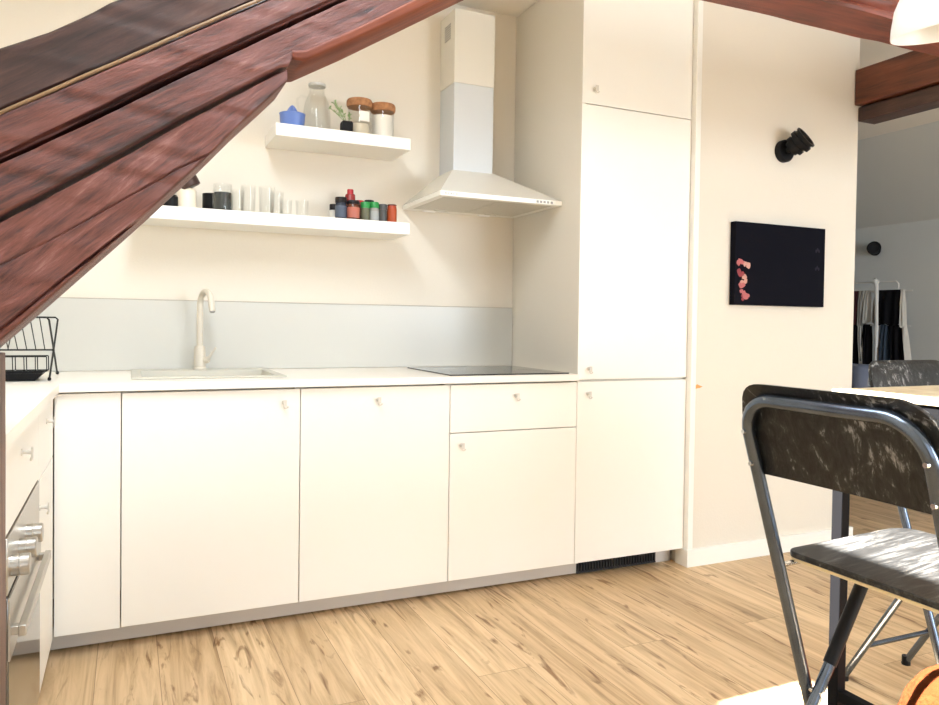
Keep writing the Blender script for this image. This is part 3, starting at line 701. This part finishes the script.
spice(1.012, .45, .021, .090, .026, jargr, capg, 'green-lidded spice jar, the right of the two', mlabel=lbw)
spice(1.012, .53, .022, .110, .010, dkb, capb, 'dark capped jar behind the green-lidded pair')
spice(1.052, .45, .0185, .084, .024, mat('grey_pepper', (.07, .068, .065), .4), mat('cap_grey', (.08, .08, .08), .4), 'grey spice jar with dark cap beside the orange jar')
spice(1.094, .45, .021, .086, .006, jaro, mat('cap_orange_dark', (.12, .02, .01), .4), 'orange-red spice tin at the right end of the row', mlabel=mat('label_orange', (.38, .06, .012), .5))

# ------------------------------------------------------------------ dish rack on the left counter
t = thing('dish_rack', 'black wire two-tier dish rack standing in the left counter corner', 'dish rack', (-.42, .28, .9135))
x0, x1 = -.64, -.222; yc = .27; zc = 1.010
legA = [(.115, .918), (yc, zc), (.45, 1.128)]; legB = [(.43, .918), (yc, zc), (.10, 1.128)]
for leg, nm in ((legA, 'rear_frame'), (legB, 'front_frame')):
    bm = nb()
    (ya, za), _, (yt, zt_) = leg
    loop = [(x0, ya, za), (x0, yt, zt_ - .008), (x0 + .008, yt, zt_), (x1 - .008, yt, zt_), (x1, yt, zt_ - .008), (x1, ya, za)]
    tube(bm, loop, .0032, 8)
    for k in range(1, 15):
        if nm == 'rear_frame' and k % 5: continue
        x = x0 + (x1 - x0) * k / 15; s = .45
        tube(bm, [(x, ya + (yt - ya) * s, za + (zt_ - za) * s), (x, yt, zt_)], .0018, 6)
    tube(bm, [(x0, ya + (yt - ya) * .45, za + (zt_ - za) * .45), (x1, ya + (yt - ya) * .45, za + (zt_ - za) * .45)], .0026, 8)
    fr = obj(nm, bm, blackmetal, t)
    for x in (x0, x1):
        bm = nb(); lathe(bm, [(0, -.0045), (.005, -.003), (.006, .003), (.004, .008), (0, .009)], 12, c=(x, ya, .918)); obj('foot', bm, black_m, fr)
bm = nb()
for z, yy in ((.995, .20), (.995, .13), (.945, .21), (.945, .14)): tube(bm, [(x0 + .01, yy, z), (x1 - .01, yy, z)], .0022, 6)
for k in range(13):
    x = x0 + .01 + (x1 - x0 - .02) * k / 12
    tube(bm, [(x, .13, .995), (x, .14, .945), (x, .21, .945), (x, .20, .995)], .0017, 6)
obj('lower_basket', bm, blackmetal, t)
bm = nb()
pr_ = [(-.62, -.265, .115, .235, .9145), (-.635, -.240, .10, .245, .940), (-.631, -.244, .104, .241, .940), (-.617, -.268, .118, .232, .918)]
rg = []
for (a, b, c_, d_, z) in pr_: rg.append([bm.verts.new(p) for p in ((a, c_, z), (b, c_, z), (b, d_, z), (a, d_, z))])
for A, B in zip(rg, rg[1:]):
    for k in range(4): bm.faces.new((A[k], A[(k + 1) % 4], B[(k + 1) % 4], B[k]))
bm.faces.new(rg[-1]); bm.faces.new(rg[0][::-1])
tag(obj('drip_tray', bm, black_m, loc=(-.44, .17, .9135)), 'black drip tray on the counter under the wire dish rack', 'tray')

# ------------------------------------------------------------------ picture, spot lamps, mark on the wall
t = thing('wall_picture_frame', 'black canvas with pink blossoms down its left edge, hung on the wall', 'picture', (2.96, -.03, 1.44))
px0, px1, pz0, pz1 = 2.630, 3.222, 1.233, 1.628
bm = nb(); box(bm, px0, px1, -.055, -.021, pz0, pz1); obj('canvas', bm, mat('canvas_black', (.005, .005, .009), .8, spec=.08), t, bevel=.0015)
random.seed(11)
petal = [mat('petal_pink', (.48, .15, .15), .8, spec=.1), mat('petal_light', (.58, .32, .26), .8, spec=.1), mat('petal_deep', (.28, .06, .07), .8, spec=.1)]
for (fx, fz, s, k) in ((.030, .395, .030, 0), (.068, .380, .027, 1), (.036, .315, .028, 2), (.052, .235, .028, 1), (.045, .155, .032, 0), (.070, .110, .034, 0), (.056, .060, .024, 2)):
    bm = nb(); fz *= .96 * .48 / .48
    zc_ = pz0 + fz * .50 + .005; xc_ = px0 + .003 + fx
    for q in range(4):
        a0 = random.uniform(0, 2 * PI); rr = s * random.uniform(.35, .6); dx, dz = s * .45 * math.cos(a0), s * .5 * math.sin(a0)
        ring = [(xc_ + dx + rr * math.cos(b) * random.uniform(.7, 1.1), zc_ + dz + rr * math.sin(b) * random.uniform(.6, 1.1)) for b in [2 * PI * i / 9 for i in range(9)]]
        prism(bm, ring, -.0560 - .0003 * q, -.0549)
    obj('blossom', bm, petal[k], t, smooth=False)
for (fx, fz) in ((.53, .28), (.53, .19)):
    bm = nb()
    for q in range(3):
        prism(bm, [(px0 + fx + .01 * q + .006 * math.cos(b), pz0 + fz + .008 * (q % 2) + .009 * math.sin(b)) for b in [2 * PI * i / 7 for i in range(7)]], -.0556, -.0549)
    obj('faint_bud', bm, mat('bud_dark', (.022, .02, .03), .8, spec=.08), t, smooth=False)
def spot(loc, sc, axis, label, wall='y'):
    t = thing('wall_spotlight', label, 'spotlight', loc)
    c = Vector(loc); ax = Vector(axis).normalized()
    w = Vector((0, -1, 0)) if wall == 'y' else (Vector((-1, 0, 0)) if wall == 'x' else Vector((0, 0, -1)))
    bm = nb(); M = Matrix.Translation(c) @ w.to_track_quat('Z', 'Y').to_matrix().to_4x4()
    lathe(bm, [(0, 0), (.042 * sc, 0), (.042 * sc, .016 * sc), (.036 * sc, .022 * sc), (0, .022 * sc)], 28, M=M); obj('mount', bm, black_m, t)
    j = c + w * .036 * sc
    bm = nb(); cyl(bm, c + w * .02 * sc, j, .010 * sc, 12); cyl(bm, j - ax * .001, j + ax * .03 * sc, .014 * sc, 14); obj('joint', bm, blackmetal, t)
    bm = nb(); M = Matrix.Translation(j + ax * .0 * sc) @ ax.to_track_quat('Z', 'Y').to_matrix().to_4x4()
    pr = [(0, 0), (.024, 0), (.026, .004), (.026, .018)]
    pr += [(.035, .019), (.035, .040), (.031, .041), (.031, .052), (.041, .053), (.041, .074), (.036, .076), (.036, .088), (.040, .089), (.040, .098), (.033, .098), (.030, .08), (0, .078)]
    lathe(bm, [(r * sc, z * sc) for r, z in [(a * 1.12, b * .72) for a, b in pr]], 28, M=M); obj('head', bm, black_m, t, angle=30)
    return t
spot((2.955, -.0205, 1.995), 1.3, (.22, -.55, .40), 'black stepped spotlight on the wall above the dark picture')
spot((6.499, 2.175, 1.875), 1.3, (-.5, -.55, .12), 'small black spotlight on the far grey wall above the clothes rack', 'x')
spot((1.52, .27, CEIL - .0005), .62, (-.3, -.3, -.9), 'black spotlight on the ceiling beside the hood chimney, barely in view', 'z')
bm = nb(); prism(bm, [(2.433, .828), (2.443, .836), (2.463, .838), (2.480, .845), (2.462, .850), (2.446, .856), (2.438, .850), (2.432, .852)], -.0206, -.0201)
tag(obj('wall_stain', bm, mat('orange_mark', (.75, .33, .10), .7), smooth=False, loc=(2.43, -.0203, .84)), 'small orange mark on the white wall right of the tall cabinet', 'stain')

# ------------------------------------------------------------------ table
TX0, TX1, TY0, TY1, TZ = 1.39, 2.60, -2.42, -1.65, 1.0
t = thing('bar_table', 'high bar table with light butcher-block top and black square steel frame', 'table', ((TX0 + TX1) / 2, (TY0 + TY1) / 2, 0))
bm = nb(); box(bm, TX0, TX1, TY0, TY1, TZ - .014, TZ); obj('tabletop', bm, butcher, t, bevel=.002)
bm = nb(); w = .025
grid_slab(bm, [TX0 + .004, TX0 + .004 + w, TX1 - .004 - w, TX1 - .004], [TY0 + .004, TY0 + .004 + w, TY1 - .004 - w, TY1 - .004], TZ - .062, TZ - .0142, lambda x, y: TX0 + .004 + w < x < TX1 - .004 - w and TY0 + .004 + w < y < TY1 - .004 - w)
obj('apron', bm, tablemetal, t, bevel=.001)
for X in (TX0 + .004, TX1 - .004 - w):
    for Y in (TY0 + .004, TY1 - .004 - w):
        bm = nb(); box(bm, X, X + w, Y, Y + w, 0, TZ - .0622); obj('leg', bm, tablemetal, t, bevel=.002)
for X in (TX0 + .004, TX1 - .004 - w):
    bm = nb(); box(bm, X + .002, X + w - .002, TY0 + .004 + w, TY1 - .004 - w, .335, .358); obj('stretcher', bm, tablemetal, t, bevel=.001)

# ------------------------------------------------------------------ bar chairs (local frame: faces +x, tube top at x = 0)
LEAN = .32; TOP = 1.003
def chair(loc, rotz, label):
    t = thing('bar_chair', label, 'chair', loc, rotz, 'black folding bar chairs at the high table')
    ROOT[t.name] = Vector((0, 0, 0))
    lean = lambda z: LEAN * (TOP - z)
    hw = .171; r = .066; R = .0115
    bm = nb()
    left = [Vector((lean(z), hw, z)) for z in (.0, .25, .5, .75, TOP - r)]
    ca = [Vector((lean(TOP - r + r * math.sin(a)), hw - r + r * math.cos(a), TOP - r + r * math.sin(a))) for a in [PI / 2 * i / 8 for i in range(1, 9)]]
    half = left + ca
    mid = [Vector((-.004 * math.cos(y / (hw - r) * PI / 2), y, TOP)) for y in (.06, .03, 0, -.03, -.06)]
    other = [Vector((p.x, -p.y, p.z)) for p in reversed(half)]
    tube(bm, half + mid + other, R, 14); obj('back_frame', bm, framemetal, t, local=True, angle=60)
    # backrest board, slightly dished, in front of the tube
    bm = nb(); nu, nv = 36, 12; H0, H1 = .862, 1.031; th = .011; rc = .064
    def ztop(y): 
        d = abs(y) - (.190 - rc)
        return H1 if d <= 0 else H1 - rc + math.sqrt(max(0, rc * rc - d * d))
    S = []
    for side in (0, 1):
        g = []
        for i in range(nu + 1):
            y = -.190 + .380 * i / nu; y = max(-.1899, min(.1899, y)); row = []
            for j in range(nv + 1):
                z = H0 + (ztop(y) - H0) * j / nv
                x = lean(z) + .0115 + th * side + .012 * (1 - (y / .190) ** 2) * .6 - max(0, z - .995) * .35
                row.append(bm.verts.new((x, y, z)))
            g.append(row)
        S.append(g)
    for i in range(nu):
        for j in range(nv):
            bm.faces.new((S[0][i][j], S[0][i + 1][j], S[0][i + 1][j + 1], S[0][i][j + 1])); bm.faces.new((S[1][i][j], S[1][i][j + 1], S[1][i + 1][j + 1], S[1][i + 1][j]))
        for j in (0, nv):
            bm.faces.new((S[0][i][j], S[0][i + 1][j], S[1][i + 1][j], S[1][i][j]))
    for i in (0, nu):
        for j in range(nv): bm.faces.new((S[0][i][j], S[0][i][j + 1], S[1][i][j + 1], S[1][i][j]))
    b = obj('backrest', bm, chairwood, t, local=True, angle=60)
    for s in (-1, 1):
        for z in (.883, .942):
            bm = nb(); p = Vector((lean(z) - .009, s * hw, z)); cyl(bm, p, p + Vector((-.006, 0, 0)), .0052, 12, .004); obj('bolt', bm, chrome, b, local=True)
    # seat
    def seat_poly(x0, x1, w0, w1, rr):
        pts = []
        for (cx, cy, a0) in ((x1 - rr, w1 - rr, 0), (x0 + rr * .5, w0 - rr * .5, PI / 2), (x0 + rr * .5, -w0 + rr * .5, PI), (x1 - rr, -w1 + rr, 1.5 * PI)):
            q = rr if abs(cx - (x1 - rr)) < 1e-6 else rr * .5
            pts += [(cx + q * math.cos(a0 + PI / 2 * i / 6), cy + q * math.sin(a0 + PI / 2 * i / 6)) for i in range(7)]
        return pts
    def tilt(b):
        for v in b.verts: v.co.z += -.006 + .07 * (v.co.x - .145)
    bm = nb(); prism(bm, seat_poly(.133, .432, .188, .170, .045), .706, .717, 'z'); tilt(bm); st = obj('seat', bm, seatwood, t, local=True, bevel=.002)
    bm = nb(); prism(bm, seat_poly(.134, .431, .187, .169, .045), .7005, .7058, 'z'); tilt(bm); obj('plywood_edge', bm, plyedge, st, local=True, label='pale raw plywood layer under the seat')
    bm = nb(); tube(bm, [(.099, hw, .689), (.165, hw - .008, .694)], .005, 10); obj('hinge_rod', bm, chrome, t, local=True)
    bm = nb(); tube(bm, [(.099, -hw, .689), (.165, -hw + .008, .694)], .005, 10); obj('hinge_rod', bm, chrome, t, local=True)
    # rear leg frame
    for s in (-1, 1):
        bm = nb(); P0 = Vector((.33, s * .145, .702)); P1 = Vector((-.085, s * .145, 0)); tube(bm, [P0, P1], .0105, 14); lg = obj('rear_leg', bm, framemetal, t, local=True)
        bm = nb(); d = (P1 - P0).normalized(); tube(bm, [P0 + d * .01, P0 + d * .24], .0125, 14); obj('sleeve', bm, black_m, lg, local=True)
        bm = nb(); z = .447; p = Vector((lean(z), s * .145, z)); cyl(bm, p - Vector((0, s * .012, 0)), p + Vector((0, s * .040, 0)), .0055, 12); obj('pivot_bolt', bm, chrome, t, local=True)
        bm = nb(); lathe(bm, [(0, -.0005), (.0135, -.0005), (.0135, .03), (0, .03)], 12, c=(-.078, s * .145, .0)); obj('rubber_foot', bm, black_m, lg, local=True)
    for (x, z, w_) in ((lean(.22), .22, hw), (-.085 + .415 * .14 / .702, .14, .145)):
        bm = nb(); tube(bm, [(x, w_, z), (x, -w_, z)], .008, 12); obj('crossbar', bm, framemetal, t, local=True)
    return t
c1 = chair((1.019, -1.942, 0), 0., 'black wooden bar chair with tube frame, nearest, pushed to the end of the table')
c2 = dup(c1, (2.26, -1.195, 0), math.radians(-91), 'dark bar chair behind the far side of the table, mostly hidden')
tag(c2, group='black folding bar chairs at the high table')

# ------------------------------------------------------------------ pouf, pendant, far room
t = thing('knitted_pouf', 'orange round knitted pouf at the bottom right corner under the table', 'pouf', (1.69, -1.785, 0))
bm = nb(); prof = []
for i in range(25):
    a = -PI / 2 + PI * i / 24
    prof.append((.155 * math.cos(a) ** .7 if math.cos(a) > 1e-4 else 0, .195 + .195 * math.sin(a)))
lathe(bm, prof, 64, c=(1.69, -1.785, 0))
for v in bm.verts:
    a = math.atan2(v.co.y + 1.78, v.co.x - 1.69); k = 1 + .025 * math.cos(24 * a + v.co.z * 40)
    v.co.x = 1.69 + (v.co.x - 1.69) * k; v.co.y = -1.785 + (v.co.y + 1.785) * k
obj('cover', bm, orangew, t, angle=80)
bm = nb(); lathe(bm, [(0, 0), (.018, 0), (.018, .008), (0, .012)], 20, c=(1.69, -1.785, .389)); obj('button', bm, orangew, t)

LP = Vector((1.695, -1.70, 1.797))
t = thing('pendant_lamp', 'white dome pendant lamp hanging at the top right corner', 'pendant lamp', tuple(LP))
bm = nb(); M = Matrix.Translation(LP) @ Matrix.Rotation(math.radians(7), 4, Vector((.909, -.416, 0))) @ Matrix.Rotation(math.radians(-7), 4, Vector((.416, .909, 0))) @ Matrix.Scale(.86, 4)
prof = [(.150, 0), (.1515, .004), (.149, .03), (.140, .075), (.120, .118), (.088, .150), (.050, .168), (.025, .174), (.022, .178), (.019, .174), (.048, .164), (.086, .146), (.117, .115), (.137, .073), (.146, .03), (.1485, .002), (.150, 0)]
lathe(bm, prof, 48, M=M); obj('shade', bm, lampwhite, t, angle=60)
top = M @ Vector((0, 0, .176))
bm = nb(); lathe(bm, [(0, .06), (.022, .065), (.03, .1), (.024, .16), (0, .168)], 24, M=M); obj('bulb', bm, mat('bulb_glass', (.9, .88, .82), .2), t)
bm = nb(); cyl(bm, top - Vector((0, 0, .004)), top + Vector((0, 0, .05)), .019, 20); obj('socket', bm, lampwhite, t)
bm = nb(); tube(bm, [top + Vector((0, 0, .05)), Vector((top.x, top.y, CEIL - .02))], .003, 8); obj('cable', bm, lampwhite, t)
bm = nb(); lathe(bm, [(0, 0), (.05, .0), (.05, -.022), (0, -.03)], 24, c=(top.x, top.y, CEIL - .0005)); obj('ceiling_rose', bm, lampwhite, t)

# sofa
t = thing('sofa', 'blue-grey fabric sofa in the far room, mostly hidden by the table and chair', 'sofa', (5.15, 1.85, 0))
bm = nb(); box(bm, 4.95, 5.75, .95, 2.75, .10, .44); obj('base', bm, sofab, t, bevel=.03, seg=3)
bm = nb(); box(bm, 4.78, 4.99, .95, 2.75, .10, .865); obj('backrest', bm, sofab, t, bevel=.06, seg=4)
for y in (1.0, 2.70):
    bm = nb(); box(bm, 4.95, 5.75, y - .09, y + .09, .1, .62); obj('armrest', bm, sofab, t, bevel=.05, seg=3)
for y0, y1 in ((1.1, 1.84), (1.86, 2.6)):
    bm = nb(); box(bm, 5.0, 5.74, y0, y1, .44, .56); obj('cushion', bm, sofab, t, bevel=.04, seg=3)
for x in (4.85, 5.68):
    for y in (1.03, 2.67):
        bm = nb(); cyl(bm, (x, y, 0), (x, y, .10), .02, 12); obj('leg', bm, black_m, t)

# clothes rack
RX = 6.1
t = thing('clothes_rack', 'white metal clothes rack against the far grey wall', 'clothes rack', (RX, 1.85, 0))
bm = nb()
tube(bm, [(RX - .12, 1.745, .02), (RX - .12, 1.75, 1.2), (RX - .12, 1.76, 1.50), (RX - .11, 1.785, 1.545), (RX - .06, 1.82, 1.56), (RX, 1.84, 1.54)], .017, 12); obj('pole', bm, rackwhite, t)
bm = nb(); tube(bm, [(RX, 2.30, 0), (RX, 2.30, 1.52), (RX, 2.28, 1.54), (RX, 1.66, 1.54), (RX, 1.64, 1.52), (RX, 1.64, 1.46)], .006, 10); obj('frame', bm, rackwhite, t)
for z, yr in ((1.455, 1.51), (1.155, 1.52)):
    for dx in (-.09, .0):
        bm = nb(); tube(bm, [(RX + dx, 2.34, z), (RX + dx, yr, z)], .006, 8); obj('rail', bm, rackwhite, t)
bm = nb(); tube(bm, [(RX - .25, 1.80, .018), (RX + .25, 1.80, .018)], .016, 10); tube(bm, [(RX - .2, 2.3, .012), (RX + .2, 2.3, .012)], .011, 8); obj('foot_bar', bm, rackwhite, t)
cl = {'blk': mat('cloth_black', (.01, .01, .012), .95, spec=.05), 'gry': mat('cloth_grey', (.36, .35, .33), .95, spec=.05), 'wht': mat('cloth_pale', (.55, .54, .50), .95, spec=.05), 'dbl': mat('cloth_darkblue', (.05, .07, .10), .95, spec=.05), 'red': mat('cloth_wine', (.08, .03, .035), .95, spec=.05), 'tau': mat('cloth_taupe', (.22, .19, .17), .95, spec=.05)}
def garment(y0, y1, zt, zb, m, label, slant=0., dx=-.09, name='hanging_garment', seedv=0):
    bm = nb(); nu, nv = 18, 14; S = []
    for side in (-1, 1):
        g = []
        for i in range(nu + 1):
            u = i / nu; row = []
            for j in range(nv + 1):
                v = j / nv; z = zt + .008 - (zt + .008 - zb) * v - .015 * math.sin(u * 9 + seedv) * v
                y = y0 + (y1 - y0) * u + slant * v + .01 * v * math.sin(u * 5 + seedv)
                fold = .014 * math.sin(u * 15 + seedv * 3) * (.3 + v)
                th = .010 + .018 * min(1, v * 3) * (.6 + .4 * math.sin(u * PI))
                row.append(bm.verts.new((RX + dx + fold + side * th, y, z)))
            g.append(row)
        S.append(g)
    for i in range(nu):
        for j in range(nv):
            bm.faces.new((S[0][i][j], S[0][i + 1][j], S[0][i + 1][j + 1], S[0][i][j + 1])); bm.faces.new((S[1][i][j], S[1][i][j + 1], S[1][i + 1][j + 1], S[1][i + 1][j]))
        for j in (0, nv): bm.faces.new((S[0][i][j], S[1][i][j], S[1][i + 1][j], S[0][i + 1][j]))
    for i in (0, nu):
        for j in range(nv): bm.faces.new((S[0][i][j], S[0][i][j + 1], S[1][i][j + 1], S[1][i][j]))
    o = obj(name, bm, cl[m], loc=(RX + dx, (y0 + y1) / 2, zb), angle=80)
    o.location.y -= .075
    return tag(o, label, 'clothing', 'garments on the clothes rack')
garment(2.03, 2.10, 1.455, 1.17, 'red', 'dark wine garment at the left end of the upper rail', seedv=1)
garment(1.97, 2.03, 1.455, 1.16, 'gry', 'mid grey garment on the upper rail beside the dark wine one', seedv=2)
garment(1.92, 1.975, 1.455, 1.19, 'wht', 'pale garment on the upper rail just left of the pole', slant=.01, seedv=3)
garment(1.83, 1.862, 1.455, 1.165, 'tau', 'narrow taupe garment on the upper rail just right of the pole', seedv=4)
garment(1.625, 1.826, 1.455, 1.165, 'blk', 'wide black garment on the upper rail right of the pole', seedv=5)
garment(1.598, 1.620, 1.455, 1.15, 'wht', 'narrow pale garment at the right end of the upper rail', slant=-.015, seedv=6)
garment(2.04, 2.12, 1.155, .80, 'blk', 'black garment at the left end of the lower rail', seedv=7)
garment(1.98, 2.035, 1.155, .80, 'wht', 'long pale garment on the lower rail left of the pole', slant=-.04, seedv=8)
garment(1.905, 1.97, 1.155, .82, 'blk', 'black garment on the lower rail just left of the pole', seedv=9)
garment(1.81, 1.86, 1.155, .80, 'tau', 'taupe garment on the lower rail just right of the pole', slant=-.03, seedv=10)
garment(1.735, 1.80, 1.155, .80, 'dbl', 'dark blue garment in the middle of the lower rail', seedv=11)
garment(1.60, 1.73, 1.155, .84, 'blk', 'black garment hanging right of the dark blue one on the lower rail', slant=-.03, seedv=12)
garment(1.575, 1.60, 1.155, .80, 'wht', 'long pale garment at the right end of the lower rail', slant=-.05, seedv=13)

# ------------------------------------------------------------------ light
W = bpy.data.worlds.new('sky'); SC.world = W; W.use_nodes = True
nt = W.node_tree; bg = nt.nodes['Background']
sky = nt.nodes.new('ShaderNodeTexSky'); sky.sky_type = 'HOSEK_WILKIE'; sky.turbidity = 3; sky.ground_albedo = .4
sky.sun_direction = Vector((-.5, .15, .85)).normalized()
nt.links.new(sky.outputs['Color'], bg.inputs['Color']); bg.inputs['Strength'].default_value = 1.5
def light(name, kind, loc, direction, energy, color, **k):
    d = bpy.data.lights.new(name, kind); d.energy = energy; d.color = color
    for a, v in k.items(): setattr(d, a, v)
    o = bpy.data.objects.new(name, d); COL.objects.link(o); o.location = loc
    o.rotation_euler = Vector(direction).to_track_quat('-Z', 'Y').to_euler()
    return o
light('sun', 'SUN', (-2, 0, 6), (.577, -.17, -1), 78, (1, .96, .90), angle=math.radians(.8))
light('window_daylight', 'AREA', (.7, YBK - .13, 1.55), (0, 1, -.12), 24, (.90, .95, 1.0), shape='RECTANGLE', size=2.0, size_y=1.6)  # two area lamps added outside the unseen back windows as room fill
light('window_daylight', 'AREA', (3.8, YBK - .13, 1.55), (0, 1, -.12), 165, (.84, .92, 1.0), shape='RECTANGLE', size=2.2, size_y=1.6)
light('roof_window_daylight', 'AREA', ((SK[0] + SK[1]) / 2, (SK[2] + SK[3]) / 2, CEIL + .13), (0, 0, -1), 55, (.84, .92, 1.0), shape='RECTANGLE', size=.42, size_y=1.85)

# ------------------------------------------------------------------ camera
yaw, pitch, roll = .4294, -.0210, .0140
cy, sy, cp, sp, cr, sr = math.cos(yaw), math.sin(yaw), math.cos(pitch), math.sin(pitch), math.cos(roll), math.sin(roll)
f = Vector((sy * cp, cy * cp, sp)); r = Vector((cy, -sy, 0)); u = r.cross(f)
r2 = r * cr + u * sr; u2 = -r * sr + u * cr
cam = bpy.data.cameras.new('camera'); co = bpy.data.objects.new('camera', cam); COL.objects.link(co)
M = Matrix(((r2.x, u2.x, -f.x, .0193), (r2.y, u2.y, -f.y, -2.7996), (r2.z, u2.z, -f.z, 1.1314), (0, 0, 0, 1)))
co.matrix_world = M
cam.sensor_width = 36; cam.lens = 755.45 / 939 * 36; cam.shift_x = -4.355 / 939; cam.shift_y = -14.267 / 939; cam.clip_start = .02
SC.camera = co
vs = SC.view_settings; vs.view_transform = 'Standard'; vs.look = 'None'; vs.gamma = 1; vs.exposure = .42; vs.use_curve_mapping = False
SC.cycles.use_denoising = True; SC.cycles.max_bounces = 10; SC.cycles.diffuse_bounces = 6; SC.cycles.transmission_bounces = 10; SC.cycles.sample_clamp_indirect = 8
SC.cycles.caustics_reflective = False; SC.cycles.caustics_refractive = False
